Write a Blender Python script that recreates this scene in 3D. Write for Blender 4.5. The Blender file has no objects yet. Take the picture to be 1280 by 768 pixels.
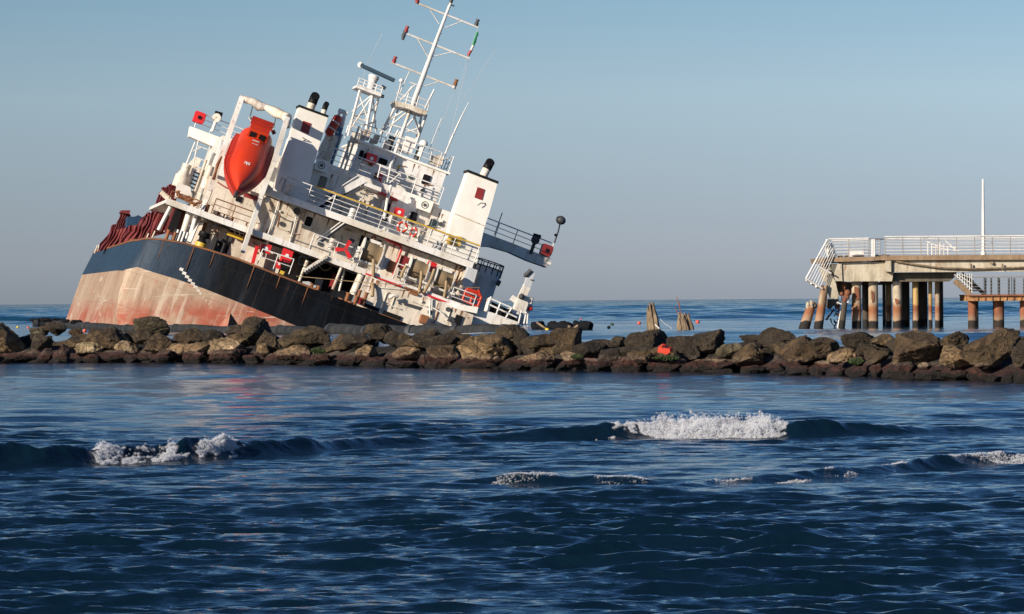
import bpy, math, random
import numpy as np
from mathutils import Vector, Matrix, noise
R = math.radians
scene = bpy.context.scene
COL = scene.collection

# ------------------------------------------------------------------ camera
CAMH = 1.6
FPX = 4622.0                       # focal length in pixels of the 1280 wide photograph
ROLL = R(0.43)
PITCH = math.atan(7.8 / FPX)
cd = bpy.data.cameras.new("camera"); cam = bpy.data.objects.new("camera", cd); COL.objects.link(cam)
cd.sensor_width = 36.0; cd.lens = FPX * 36.0 / 1280.0
cd.clip_start = 0.5; cd.clip_end = 60000
FW = Vector((0, math.cos(PITCH), -math.sin(PITCH)))
RT = Vector((math.cos(ROLL), 0, -math.sin(ROLL)))
RT = (RT - FW * RT.dot(FW)).normalized()
UP = RT.cross(FW)
CAM = Vector((0, 0, CAMH))
m = Matrix((RT, UP, -FW)).transposed().to_4x4(); m.translation = CAM
cam.matrix_world = m
scene.camera = cam

# ------------------------------------------------------------------ light
SUN_EL, SUN_AZ = R(21.5), R(45)      # azimuth: to the left of the direction from scene to camera
SUNV = Vector((-math.sin(SUN_AZ) * math.cos(SUN_EL), -math.cos(SUN_AZ) * math.cos(SUN_EL), math.sin(SUN_EL)))
w = bpy.data.worlds.new("World"); scene.world = w; w.use_nodes = True
nt = w.node_tree; nt.nodes.clear()
out = nt.nodes.new('ShaderNodeOutputWorld'); bg = nt.nodes.new('ShaderNodeBackground')
sky = nt.nodes.new('ShaderNodeTexSky'); sky.sky_type = 'NISHITA'; sky.sun_disc = False
sky.sun_elevation = SUN_EL
sky.sun_rotation = math.atan2(SUNV.x, SUNV.y)
sky.air_density = 1.0; sky.dust_density = 1.2; sky.ozone_density = 2.0
bg.inputs[1].default_value = 0.12
tc = nt.nodes.new('ShaderNodeTexCoord'); sep = nt.nodes.new('ShaderNodeSeparateXYZ')
nt.links.new(tc.outputs['Generated'], sep.inputs[0])
# read the sky model some way above the horizon so the low band stays even, then tint it by height
va = nt.nodes.new('ShaderNodeVectorMath'); va.operation = 'ADD'; va.inputs[1].default_value = (0, 0, .32)
nt.links.new(tc.outputs['Generated'], va.inputs[0]); nt.links.new(va.outputs[0], sky.inputs[0])
# low evening-like haze bank: mauve grey on the horizon, clear blue a few degrees up
mz = nt.nodes.new('ShaderNodeMapRange'); mz.inputs['From Min'].default_value = 0.0; mz.inputs['From Max'].default_value = 0.5
mz.inputs['To Min'].default_value = 0.0; mz.inputs['To Max'].default_value = 1.0
nt.links.new(sep.outputs['Z'], mz.inputs['Value'])
ramp = nt.nodes.new('ShaderNodeValToRGB'); cr = ramp.color_ramp
nt.links.new(mz.outputs[0], ramp.inputs[0])
SKYSTOPS = [(0, (0.612, 0.420, 0.304)), (0.022, (0.768, 0.519, 0.366)), (0.11, (0.936, 0.762, 0.546)), (0.165, (0.726, 0.714, 0.558)), (0.26, (0.480, 0.660, 0.690)), (0.42, (0.252, 0.408, 0.552)), (1, (0.120, 0.198, 0.300))]
while len(cr.elements) < len(SKYSTOPS): cr.elements.new(0.5)
for e, (p, c) in zip(cr.elements, SKYSTOPS): e.position = p; e.color = (*c, 1)
mul = nt.nodes.new('ShaderNodeMixRGB'); mul.blend_type = 'MULTIPLY'; mul.inputs[0].default_value = 1
nt.links.new(sky.outputs[0], mul.inputs[1]); nt.links.new(ramp.outputs[0], mul.inputs[2])
# the air is a little paler towards the right of the view
vs_ = nt.nodes.new('ShaderNodeVectorMath'); vs_.operation = 'SCALE'
mx = nt.nodes.new('ShaderNodeMapRange'); mx.inputs['From Min'].default_value = -.5; mx.inputs['From Max'].default_value = .5
mx.inputs['To Min'].default_value = 1.6 * .72; mx.inputs['To Max'].default_value = 1.6 * 1.28
nt.links.new(sep.outputs['X'], mx.inputs['Value']); nt.links.new(mx.outputs[0], vs_.inputs['Scale']); nt.links.new(mul.outputs[0], vs_.inputs[0])
nt.links.new(vs_.outputs[0], bg.inputs[0]); nt.links.new(bg.outputs[0], out.inputs[0])
sd = bpy.data.lights.new("sun", 'SUN'); sun = bpy.data.objects.new("sun", sd); COL.objects.link(sun)
sd.energy = 4.4; sd.angle = R(0.5); sd.color = (1.0, 0.875, 0.73)
sun.rotation_euler = (-SUNV).to_track_quat('-Z', 'Y').to_euler()
scene.view_settings.view_transform = 'Standard'; scene.view_settings.look = 'None'
scene.view_settings.gamma = 1; scene.view_settings.exposure = 0.62
scene.view_settings.use_curve_mapping = False
scene.cycles.transparent_max_bounces = 40

# ------------------------------------------------------------------ helpers
def ray(px, py):
    return (FW * FPX + RT * (px - 640) + UP * (384 - py))
def WP(px, py, Y):
    d = ray(px, py); return CAM + d * (Y / d.y)
def horizon(px): return 376.2 - (px - 640) * 0.0075
def ondist(px, py, z=0.0):
    d = ray(px, py); return CAM + d * ((z - CAMH) / d.z)

def tag(o, label=None, cat=None, group=None, kind=None):
    if label: o['label'] = label
    if cat: o['category'] = cat
    if group: o['group'] = group
    if kind: o['kind'] = kind
    return o
def empty(name, loc=(0, 0, 0)):
    o = bpy.data.objects.new(name, None); COL.objects.link(o); o.location = loc; o.empty_display_size = .3
    return o

class MB:
    """collects shapes, then links them as one mesh object"""
    def __init__(s): s.v = []; s.f = []; s.sm = []
    def add(s, vs, fs, smooth=False):
        n = len(s.v); s.v += [tuple(v) for v in vs]
        s.f += [tuple(i + n for i in f) for f in fs]; s.sm += [smooth] * len(fs); return s
    def prism(s, pts, y0, y1):
        """pts: (x,z) outline at y0, extruded along y; pts may be given for the far end too"""
        a = [(p[0], y0, p[1]) for p in pts]; b = [(p[0], y1, p[1]) for p in pts]; n = len(pts)
        return s.add(a + b, [tuple(range(n)), tuple(range(2 * n - 1, n - 1, -1))] +
                     [(i, i + n, (i + 1) % n + n, (i + 1) % n) for i in range(n)])
    def box(s, a, b, bev=0.0):
        x0, y0, z0 = a; x1, y1, z1 = b
        if x0 > x1: x0, x1 = x1, x0
        if y0 > y1: y0, y1 = y1, y0
        if z0 > z1: z0, z1 = z1, z0
        if bev <= 0:
            vs = [(x0, y0, z0), (x1, y0, z0), (x1, y1, z0), (x0, y1, z0), (x0, y0, z1), (x1, y0, z1), (x1, y1, z1), (x0, y1, z1)]
            return s.add(vs, [(0, 3, 2, 1), (4, 5, 6, 7), (0, 1, 5, 4), (1, 2, 6, 5), (2, 3, 7, 6), (3, 0, 4, 7)])
        c = min(bev, (x1 - x0) * .45, (z1 - z0) * .45)
        return s.prism([(x0 + c, z0), (x1 - c, z0), (x1, z0 + c), (x1, z1 - c), (x1 - c, z1), (x0 + c, z1), (x0, z1 - c), (x0, z0 + c)], y0, y1)
    def obox(s, p, q, wx, wy, up=Vector((0, 0, 1))):
        """beam of rectangular section from p to q"""
        p = Vector(p); q = Vector(q); d = (q - p).normalized()
        a = d.cross(up)
        if a.length < 1e-4: a = d.cross(Vector((0, 1, 0)))
        a.normalize(); b = a.cross(d)
        vs = [e + a * (sx * wx / 2) + b * (sy * wy / 2) for e in (p, q) for sx, sy in ((-1, -1), (1, -1), (1, 1), (-1, 1))]
        return s.add(vs, [(3, 2, 1, 0), (4, 5, 6, 7), (0, 1, 5, 4), (1, 2, 6, 5), (2, 3, 7, 6), (3, 0, 4, 7)])
    def tube(s, pts, r, seg=6, caps=True, smooth=True):
        pts = [Vector(p) for p in pts]; n = len(pts)
        rr = r if isinstance(r, (list, tuple)) else [r] * n
        vs = []; fs = []
        prev = None
        for i, p in enumerate(pts):
            d = (pts[min(i + 1, n - 1)] - pts[max(i - 1, 0)])
            d = d.normalized() if d.length > 1e-9 else Vector((0, 0, 1))
            a = d.cross(Vector((0, 0, 1)) if abs(d.z) < .9 else Vector((0, 1, 0))).normalized() if prev is None else (prev - d * prev.dot(d)).normalized()
            prev = a; b = d.cross(a)
            for k in range(seg):
                t = 2 * math.pi * k / seg
                vs.append(p + a * (math.cos(t) * rr[i]) + b * (math.sin(t) * rr[i]))
        for i in range(n - 1):
            for k in range(seg):
                k2 = (k + 1) % seg
                fs.append((i * seg + k, i * seg + k2, (i + 1) * seg + k2, (i + 1) * seg + k))
        s.add(vs, fs, smooth)
        if caps:
            s.add(vs[:seg], [tuple(range(seg - 1, -1, -1))]); s.add(vs[-seg:], [tuple(range(seg))])
        return s
    def ring(s, c, ax, R_, r, seg=20, sec=8):
        c = Vector(c); ax = Vector(ax).normalized(); a = ax.orthogonal().normalized(); b = ax.cross(a)
        vs = []; fs = []
        for i in range(seg):
            t = 2 * math.pi * i / seg; o = a * math.cos(t) + b * math.sin(t)
            for k in range(sec):
                u = 2 * math.pi * k / sec
                vs.append(c + o * (R_ + r * math.cos(u)) + ax * (r * math.sin(u)))
        for i in range(seg):
            for k in range(sec):
                i2 = (i + 1) % seg; k2 = (k + 1) % sec
                fs.append((i * sec + k, i2 * sec + k, i2 * sec + k2, i * sec + k2))
        return s.add(vs, fs, True)
    def ball(s, c, r, seg=14, rings=9, sc=(1, 1, 1)):
        c = Vector(c); vs = [c + Vector((0, 0, -r * sc[2]))]; fs = []
        for i in range(1, rings):
            t = math.pi * i / rings - math.pi / 2
            for k in range(seg):
                u = 2 * math.pi * k / seg
                vs.append(c + Vector((r * sc[0] * math.cos(t) * math.cos(u), r * sc[1] * math.cos(t) * math.sin(u), r * sc[2] * math.sin(t))))
        vs.append(c + Vector((0, 0, r * sc[2])))
        for k in range(seg):
            k2 = (k + 1) % seg
            fs.append((0, 1 + k2, 1 + k))
            for i in range(rings - 2):
                a = 1 + i * seg
                fs.append((a + k, a + k2, a + seg + k2, a + seg + k))
            fs.append((1 + (rings - 2) * seg + k, 1 + (rings - 2) * seg + k2, len(vs) - 1))
        return s.add(vs, fs, True)
    def build(s, name, mat, parent=None, mats=None, fm=None):
        me = bpy.data.meshes.new(name)
        me.from_pydata(s.v, [], s.f); me.polygons.foreach_set('use_smooth', s.sm)
        for mm in (mats or [mat]): me.materials.append(mm)
        if fm: me.polygons.foreach_set('material_index', fm)
        me.update()
        o = bpy.data.objects.new(name, me); COL.objects.link(o); o.parent = parent
        return o

# ------------------------------------------------------------------ materials
def newmat(name):
    m = bpy.data.materials.new(name); m.use_nodes = True; nt = m.node_tree; nt.nodes.clear()
    o = nt.nodes.new('ShaderNodeOutputMaterial'); b = nt.nodes.new('ShaderNodeBsdfPrincipled')
    nt.links.new(b.outputs[0], o.inputs[0]); return m, nt, b
def N(nt, t, **kw):
    n = nt.nodes.new(t)
    for k, v in kw.items():
        if isinstance(k, str) and hasattr(n, k): setattr(n, k, v)
    return n
def noise_fac(nt, scale, stretch=(1, 1, 1), detail=6, lo=.4, hi=.6, coord='Object', rough=.6, dist=0.0):
    tc = N(nt, 'ShaderNodeTexCoord'); mp = N(nt, 'ShaderNodeMapping'); mp.inputs['Scale'].default_value = stretch
    if coord == 'World':
        g = N(nt, 'ShaderNodeNewGeometry'); nt.links.new(g.outputs['Position'], mp.inputs[0])
    else: nt.links.new(tc.outputs[coord], mp.inputs[0])
    n = N(nt, 'ShaderNodeTexNoise'); n.inputs['Scale'].default_value = scale; n.inputs['Detail'].default_value = detail
    n.inputs['Roughness'].default_value = rough; n.inputs['Distortion'].default_value = dist
    nt.links.new(mp.outputs[0], n.inputs['Vector'])
    r = N(nt, 'ShaderNodeMapRange'); r.inputs['From Min'].default_value = lo; r.inputs['From Max'].default_value = hi
    nt.links.new(n.outputs[0], r.inputs['Value']); return r.outputs[0]
def mix(nt, f, a, b, mode='MIX'):
    m = N(nt, 'ShaderNodeMixRGB'); m.blend_type = mode
    for i, s in ((0, f), (1, a), (2, b)):
        if isinstance(s, (int, float)): m.inputs[i].default_value = s
        elif isinstance(s, tuple): m.inputs[i].default_value = (*s, 1)
        else: nt.links.new(s, m.inputs[i])
    return m.outputs[0]
def math_(nt, op, a, b):
    m = N(nt, 'ShaderNodeMath'); m.operation = op
    for i, s in ((0, a), (1, b)):
        if isinstance(s, (int, float)): m.inputs[i].default_value = s
        else: nt.links.new(s, m.inputs[i])
    return m.outputs[0]
def bump(nt, b, h, strength=.4, dist=.05):
    n = N(nt, 'ShaderNodeBump'); n.inputs['Strength'].default_value = strength; n.inputs['Distance'].default_value = dist
    nt.links.new(h, n.inputs['Height']); nt.links.new(n.outputs[0], b.inputs['Normal'])

def painted(name, col, rust=.35, rough=.5, rustcol=(.17, .065, .025), dirt=None, streak=2.2):
    m, nt, b = newmat(name)
    c2 = dirt or tuple(x * .72 for x in col)
    f1 = noise_fac(nt, .55, (1, 1, .6), 5, .42, .68)
    c = mix(nt, f1, col, c2)
    f2 = noise_fac(nt, streak, (1.6, 1.6, .16), 7, .70 - .28 * rust, .80 - .1 * rust)   # runs of rust down the plating
    c = mix(nt, math_(nt, 'MULTIPLY', f2, .75), c, rustcol)
    f3 = noise_fac(nt, 3.5, (1, 1, 1), 8, .74 - .24 * rust, .80 - .1 * rust)            # chips
    c = mix(nt, f3, c, tuple(x * .8 for x in rustcol))
    nt.links.new(c, b.inputs['Base Color']); b.inputs['Roughness'].default_value = rough
    bump(nt, b, noise_fac(nt, 1.3, (1, 1, 1), 4, 0, 1), .25, .06)
    return m
M = {}
M['white'] = painted('ship_white', (.73, .72, .69), .52, .45, dirt=(.54, .49, .40))
M['railwhite'] = painted('rail_white', (.74, .73, .70), .42, .5)
M['grime_white'] = painted('grime_white', (.70, .65, .56), .70, .55, dirt=(.46, .39, .29))
M['white_clean'] = painted('funnel_white', (.80, .78, .73), .10, .45, dirt=(.70, .67, .60))
M['grey'] = painted('tank_grey', (.48, .50, .52), .25, .5)
M['blue'] = painted('shade_blue', (.06, .15, .27), .1, .5)
M['darkgrey'] = painted('dark_grey', (.045, .05, .055), .25, .6)
M['black'] = painted('black_paint', (.012, .012, .013), .2, .5)
M['void'] = painted('opening_dark', (.010, .010, .012), 0, .7)
M['glass'] = painted('window_glass', (.018, .035, .04), 0, .12)
M['orange'] = painted('lifeboat_orange', (.55, .040, .010), .18, .42, dirt=(.42, .030, .010), rustcol=(.22, .03, .015))
M['orange_dark'] = painted('lifeboat_hull_red', (.42, .030, .014), .08, .45)
M['red'] = painted('signal_red', (.62, .018, .022), .12, .45)
M['maroon'] = painted('maroon', (.24, .022, .022), .15, .5)
M['hatchred'] = painted('hatch_red', (.15, .016, .018), .45, .7, rustcol=(.10, .04, .025), dirt=(.08, .012, .014), streak=1.2)
M['yellow'] = painted('rail_yellow', (.62, .40, .045), .3, .5)
M['rustpaint'] = painted('rust_steel', (.24, .095, .035), .6, .8, dirt=(.12, .05, .025))
M['rope'] = painted('rope', (.34, .25, .14), .3, .9, dirt=(.20, .14, .08))
M['tarp'] = painted('blue_tarp', (.012, .045, .10), .0, .5)
M['green'] = painted('flag_green', (.02, .28, .10), 0, .8)
M['flagwhite'] = painted('flag_white', (.7, .7, .68), 0, .8)
M['flagred'] = painted('flag_red', (.45, .03, .03), 0, .8)

def plating(nt, b, extra):
    """seams every couple of metres and slightly hollow plates between the frames"""
    tcn = N(nt, 'ShaderNodeTexCoord'); sp = N(nt, 'ShaderNodeSeparateXYZ'); nt.links.new(tcn.outputs['Object'], sp.inputs[0])
    u = math_(nt, 'ADD', sp.outputs['X'], sp.outputs['Y'])
    def saw(v, per): 
        m = N(nt, 'ShaderNodeMath'); m.operation = 'PINGPONG'; nt.links.new(v, m.inputs[0]); m.inputs[1].default_value = per; return m.outputs[0]
    def seam(v, per):
        r = N(nt, 'ShaderNodeMapRange'); r.inputs['From Min'].default_value = .0; r.inputs['From Max'].default_value = .05; nt.links.new(saw(v, per), r.inputs['Value']); return r.outputs[0]
    s = math_(nt, 'ADD', math_(nt, 'MULTIPLY', seam(u, 2.9), .35), math_(nt, 'MULTIPLY', seam(sp.outputs['Z'], 1.1), .35))
    hol = math_(nt, 'MULTIPLY', saw(u, .36), 1.1)
    h = math_(nt, 'ADD', math_(nt, 'ADD', s, hol), math_(nt, 'MULTIPLY', extra, 3.0))
    bump(nt, b, h, .55, .05)
    return s
def hullmat():
    m, nt, b = newmat('hull_topside')
    tcn = N(nt, 'ShaderNodeTexCoord'); sp = N(nt, 'ShaderNodeSeparateXYZ'); nt.links.new(tcn.outputs['Object'], sp.inputs[0])
    # blue paint forward and on the quarter, running to black across the stern
    mr = N(nt, 'ShaderNodeMapRange'); mr.inputs['From Min'].default_value = .8; mr.inputs['From Max'].default_value = 5.5
    nt.links.new(sp.outputs['X'], mr.inputs['Value'])
    c = mix(nt, mr.outputs[0], (.024, .046, .078), (.0045, .005, .0065))
    f = noise_fac(nt, .9, (1, .5, .35), 7, .45, .75)
    c = mix(nt, math_(nt, 'MULTIPLY', f, .45), c, (.012, .018, .028))
    f = noise_fac(nt, 1.6, (1, .8, .13), 8, .60, .74)
    c = mix(nt, math_(nt, 'MULTIPLY', f, .35), c, (.05, .052, .055))
    f = noise_fac(nt, 2.4, (1, 1, .12), 8, .64, .70)
    c = mix(nt, math_(nt, 'MULTIPLY', f, .75), c, (.085, .040, .018))
    s = plating(nt, b, noise_fac(nt, .8, (1, 1, 1), 5, 0, 1)); c = mix(nt, math_(nt, 'SUBTRACT', .42, math_(nt, 'MULTIPLY', s, .6)), c, (.045, .028, .020))
    nt.links.new(c, b.inputs['Base Color']); b.inputs['Roughness'].default_value = .5; b.inputs['Specular IOR Level'].default_value = .10
    return m
def antifoul():
    m, nt, b = newmat('hull_antifouling')
    tcn = N(nt, 'ShaderNodeTexCoord'); g = N(nt, 'ShaderNodeNewGeometry'); sp = N(nt, 'ShaderNodeSeparateXYZ')
    nt.links.new(g.outputs['Position'], sp.inputs[0])
    wob = noise_fac(nt, .35, (1, 1, 1), 6, 0, 1, 'Object')
    h = math_(nt, 'ADD', sp.outputs['Z'], math_(nt, 'MULTIPLY', wob, 1.0))
    mr = N(nt, 'ShaderNodeMapRange'); mr.inputs['From Min'].default_value = 1.45; mr.inputs['From Max'].default_value = 2.5
    nt.links.new(h, mr.inputs['Value'])
    c = mix(nt, mr.outputs[0], (.30, .072, .038), (.31, .225, .155))       # red low down, washed pale pink above
    f = noise_fac(nt, .45, (1, .5, .9), 8, .42, .60, rough=.7)
    c = mix(nt, math_(nt, 'MULTIPLY', f, .85), c, (.36, .26, .185))
    f = noise_fac(nt, 1.4, (.5, .5, .9), 8, .54, .66, rough=.7)
    c = mix(nt, math_(nt, 'MULTIPLY', f, .6), c, (.29, .085, .05))
    f = noise_fac(nt, 1.7, (1.4, 1.2, .14), 9, .56, .63)
    c = mix(nt, math_(nt, 'MULTIPLY', f, .5), c, (.16, .085, .05))
    f = noise_fac(nt, 1.1, (1.6, 1.0, .12), 8, .56, .61)
    c = mix(nt, math_(nt, 'MULTIPLY', f, .5), c, (.50, .42, .33))
    f = noise_fac(nt, 1.0, (.12, .12, 2.0), 8, .60, .64, 'World', dist=1.2)
    c = mix(nt, math_(nt, 'MULTIPLY', f, .7), c, (.50, .42, .34))
    s = plating(nt, b, noise_fac(nt, .8, (1, 1, 1), 5, 0, 1)); c = mix(nt, math_(nt, 'SUBTRACT', .42, math_(nt, 'MULTIPLY', s, .6)), c, (.12, .065, .045))
    nt.links.new(c, b.inputs['Base Color']); b.inputs['Roughness'].default_value = .7
    return m
M['topside'] = hullmat(); M['antifoul'] = antifoul()

def rockmat():
    m, nt, b = newmat('boulder_stone')
    oi = N(nt, 'ShaderNodeObjectInfo'); base = oi.outputs['Color']
    c = mix(nt, noise_fac(nt, 2.2, (1, 1, 1), 8, .38, .66, 'World', rough=.65), base, mix(nt, 1.0, base, (.36, .32, .26), 'MULTIPLY'))
    c = mix(nt, math_(nt, 'MULTIPLY', noise_fac(nt, 7, (1, 1, 1.6), 9, .55, .70, 'World', rough=.7), .6), c, mix(nt, 1.0, base, (1.5, 1.45, 1.35), 'MULTIPLY'))
    c = mix(nt, math_(nt, 'MULTIPLY', noise_fac(nt, 5, (1, 1, 1), 9, .56, .63, 'World', rough=.78), .85), c, (.018, .013, .008))
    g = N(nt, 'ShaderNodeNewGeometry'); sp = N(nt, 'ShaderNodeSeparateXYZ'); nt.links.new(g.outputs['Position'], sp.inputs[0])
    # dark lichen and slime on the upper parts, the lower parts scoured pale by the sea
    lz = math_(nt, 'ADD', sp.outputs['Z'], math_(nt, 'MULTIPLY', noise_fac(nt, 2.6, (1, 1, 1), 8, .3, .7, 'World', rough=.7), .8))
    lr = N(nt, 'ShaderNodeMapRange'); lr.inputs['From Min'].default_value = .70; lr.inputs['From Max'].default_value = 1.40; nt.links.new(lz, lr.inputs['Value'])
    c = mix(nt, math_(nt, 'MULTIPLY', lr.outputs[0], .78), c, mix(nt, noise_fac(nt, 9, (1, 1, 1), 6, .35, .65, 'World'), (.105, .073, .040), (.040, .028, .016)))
    wob = noise_fac(nt, 3.5, (1, 1, 1), 6, 0, 1, 'World')
    h = math_(nt, 'SUBTRACT', sp.outputs['Z'], math_(nt, 'MULTIPLY', wob, .26))
    def below(z, s=.02):
        r = N(nt, 'ShaderNodeMapRange'); r.inputs['From Min'].default_value = z + s; r.inputs['From Max'].default_value = z - s
        nt.links.new(h, r.inputs['Value']); return r.outputs[0]
    c = mix(nt, math_(nt, 'MULTIPLY', below(.185, .05), .42), c, (.42, .33, .27))        # barnacle line
    weed = mix(nt, noise_fac(nt, 9, (1, 1, 1), 8, .35, .65, 'World'), (.125, .040, .028), (.035, .014, .011))
    c = mix(nt, below(.13, .03), c, weed)                                             # red weed
    c = mix(nt, below(.0), c, (.015, .010, .009))
    nt.links.new(c, b.inputs['Base Color']); b.inputs['Roughness'].default_value = .85
    h1 = noise_fac(nt, 4.5, (1, 1, 1.3), 12, 0, 1, 'World', rough=.74)
    # fractured faces: warped cells, each a little different in tone and tilt, with dark cracks between
    wv = N(nt, 'ShaderNodeTexNoise'); wv.inputs['Scale'].default_value = 1.6; wv.inputs['Detail'].default_value = 6; nt.links.new(g.outputs['Position'], wv.inputs['Vector'])
    ad = N(nt, 'ShaderNodeVectorMath'); ad.operation = 'MULTIPLY_ADD'; ad.inputs[1].default_value = (.9, .9, .9); nt.links.new(wv.outputs['Color'], ad.inputs[0]); nt.links.new(g.outputs['Position'], ad.inputs[2])
    vo = N(nt, 'ShaderNodeTexVoronoi'); vo.inputs['Scale'].default_value = 2.6; nt.links.new(ad.outputs[0], vo.inputs['Vector'])
    ve = N(nt, 'ShaderNodeTexVoronoi'); ve.feature = 'DISTANCE_TO_EDGE'; ve.inputs['Scale'].default_value = 2.6; nt.links.new(ad.outputs[0], ve.inputs['Vector'])
    er = N(nt, 'ShaderNodeMapRange'); er.inputs['From Max'].default_value = .045; nt.links.new(ve.outputs['Distance'], er.inputs['Value'])
    sv = N(nt, 'ShaderNodeSeparateXYZ'); nt.links.new(vo.outputs['Color'], sv.inputs[0])
    c = mix(nt, math_(nt, 'MULTIPLY', sv.outputs['X'], .55), c, mix(nt, 1.0, c, (.38, .36, .32), 'MULTIPLY'))
    c = mix(nt, math_(nt, 'MULTIPLY', math_(nt, 'SUBTRACT', 1.0, er.outputs[0]), .7), c, (.015, .011, .007))
    nt.links.new(c, b.inputs['Base Color'])
    h1 = math_(nt, 'ADD', math_(nt, 'MULTIPLY', h1, .8), math_(nt, 'ADD', math_(nt, 'MULTIPLY', vo.outputs['Distance'], .9), math_(nt, 'MULTIPLY', er.outputs[0], .22)))
    bump(nt, b, h1, 1.0, .42)
    return m
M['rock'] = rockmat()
def stonelike(name, a, b_, scale=1.5, bands=None, rough=.85, rust=0.3):
    """concrete with stains; bands = [(height, softness, colour)] of real tide staining, lowest last"""
    m, nt, b = newmat(name)
    c = mix(nt, noise_fac(nt, scale, (1, 1, .5), 8, .38, .66, 'World', rough=.65), a, b_)
    f = noise_fac(nt, 2.2, (1.5, 1.5, .16), 9, .50, .72, 'World', rough=.7)
    c = mix(nt, math_(nt, 'MULTIPLY', f, .55), c, tuple(x * .33 for x in b_))
    f = noise_fac(nt, 6, (1, 1, 1), 9, .58, .66, 'World', rough=.75)
    c = mix(nt, math_(nt, 'MULTIPLY', f, .5), c, tuple(x * .4 for x in b_))
    if rust:
        f = noise_fac(nt, 1.7, (1.2, 1.2, .3), 9, .68 - .2 * rust, .76 - .15 * rust, 'World')
        c = mix(nt, math_(nt, 'MULTIPLY', f, .8), c, (.20, .085, .03))
    g = N(nt, 'ShaderNodeNewGeometry'); sp = N(nt, 'ShaderNodeSeparateXYZ'); nt.links.new(g.outputs['Position'], sp.inputs[0])
    wob = noise_fac(nt, 1.8, (1, 1, .4), 6, 0, 1, 'World')
    h = math_(nt, 'SUBTRACT', sp.outputs['Z'], math_(nt, 'MULTIPLY', wob, .5))
    for z, s, col in (bands or []):
        r = N(nt, 'ShaderNodeMapRange'); r.inputs['From Min'].default_value = z + s; r.inputs['From Max'].default_value = z - s
        nt.links.new(h, r.inputs['Value']); c = mix(nt, r.outputs[0], c, col)
    nt.links.new(c, b.inputs['Base Color']); b.inputs['Roughness'].default_value = rough
    bump(nt, b, noise_fac(nt, 5, (1, 1, 1), 8, 0, 1, 'World'), .5, .06)
    return m
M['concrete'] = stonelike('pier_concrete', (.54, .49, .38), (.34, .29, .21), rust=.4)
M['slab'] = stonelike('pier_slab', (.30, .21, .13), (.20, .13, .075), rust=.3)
M['cap'] = stonelike('pier_cap_shade', (.12, .10, .07), (.06, .05, .04), rust=.1)  # shade under the pier deck painted into the cap colour
M['pile'] = stonelike('pile_concrete', (.50, .43, .32), (.26, .20, .13), rust=.75,
                      bands=[(.96, .16, (.24, .095, .04)), (.40, .24, (.33, .22, .14)), (.12, .03, (.012, .010, .009))])
M['pile_yellow'] = stonelike('pile_ochre', (.46, .31, .12), (.30, .18, .07), rust=.5,
                      bands=[(.96, .07, (.20, .075, .03)), (.44, .22, (.36, .24, .16)), (.12, .03, (.012, .010, .009))])
M['pile_shade'] = stonelike('pile_shade', (.09, .07, .05), (.04, .035, .03), rust=.3, bands=[(.15, .03, (.01, .01, .009))])  # darker pile copy: shade of the rear rows painted into the colour
M['pile_rust'] = stonelike('pile_rusted_steel', (.27, .095, .042), (.13, .05, .028), rust=.3, bands=[(.35, .12, (.22, .14, .09)), (.12, .03, (.02, .014, .01))])
M['rustbeam'] = stonelike('rusted_beam', (.50, .27, .11), (.22, .09, .035), 3, rust=.5)
M['wood'] = stonelike('driftwood', (.27, .20, .125), (.10, .07, .045), 4, rust=.3)
M['pipe'] = stonelike('dredge_pipe', (.040, .043, .047), (.018, .020, .023), 2, rust=.05, rough=.85)
M['rubber'] = painted('rubber', (.008, .009, .012), 0, .85)
for k_ in ('rubber', 'black', 'void', 'pipe'):
    [n_ for n_ in M[k_].node_tree.nodes if n_.type == 'BSDF_PRINCIPLED'][0].inputs['Specular IOR Level'].default_value = .12
M['scanner'] = painted('scanner_navy', (.035, .07, .10), .05, .5)
M['railgrey'] = painted('rail_grey', (.30, .29, .28), .5, .6)
M['buoyyellow'] = painted('buoy_yellow', (.75, .55, .03), 0, .4)
M['buoyred'] = painted('buoy_red', (.70, .10, .06), 0, .4)
M['buoygreen'] = painted('buoy_dark_green', (.02, .05, .035), 0, .5)
# ================================================================== WATER
rng = np.random.RandomState(7)
def smooth(a, b, x):
    t = np.clip((x - a) / (b - a), 0, 1); return t * t * (3 - 2 * t)
# crest lines of the breaking waves, from points on the water
def crest(pts):
    w_ = [ondist(px, py) for px, py in pts]
    return np.array([p.x for p in w_]), np.array([p.y for p in w_])
C1 = crest([(-260, 596), (-60, 588), (60, 585), (150, 581), (240, 576), (330, 570), (430, 562), (540, 556), (640, 551), (740, 549), (850, 547), (960, 546), (1050, 545), (1150, 543), (1280, 540), (1500, 535)])
C2 = crest([(560, 622), (700, 618), (830, 611), (890, 606), (960, 602), (1060, 595), (1150, 588), (1220, 583), (1280, 580), (1400, 574), (1600, 560)])
C3 = crest([(480, 612), (560, 607), (620, 604), (700, 603), (760, 604), (830, 605), (900, 606)])
def bumpx(px, knots):
    return np.interp(px, [k[0] for k in knots], [k[1] for k in knots])
A1 = [(-400, .20), (0, .235), (60, .24), (95, .23), (115, .16), (220, .17), (232, .22), (300, .20), (400, .12), (520, .075), (640, .09), (730, .165), (760, .19), (790, .17), (960, .17), (985, .19), (1010, .205), (1060, .14), (1150, .085), (1280, .05), (1500, .0)]
A2 = [(600, 0), (760, .0), (880, .045), (980, .06), (1100, .085), (1220, .11), (1300, .12), (1600, .10)]
A3 = [(500, 0), (590, .03), (640, .075), (720, .07), (780, .06), (830, .02), (870, 0)]
waves = []
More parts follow.
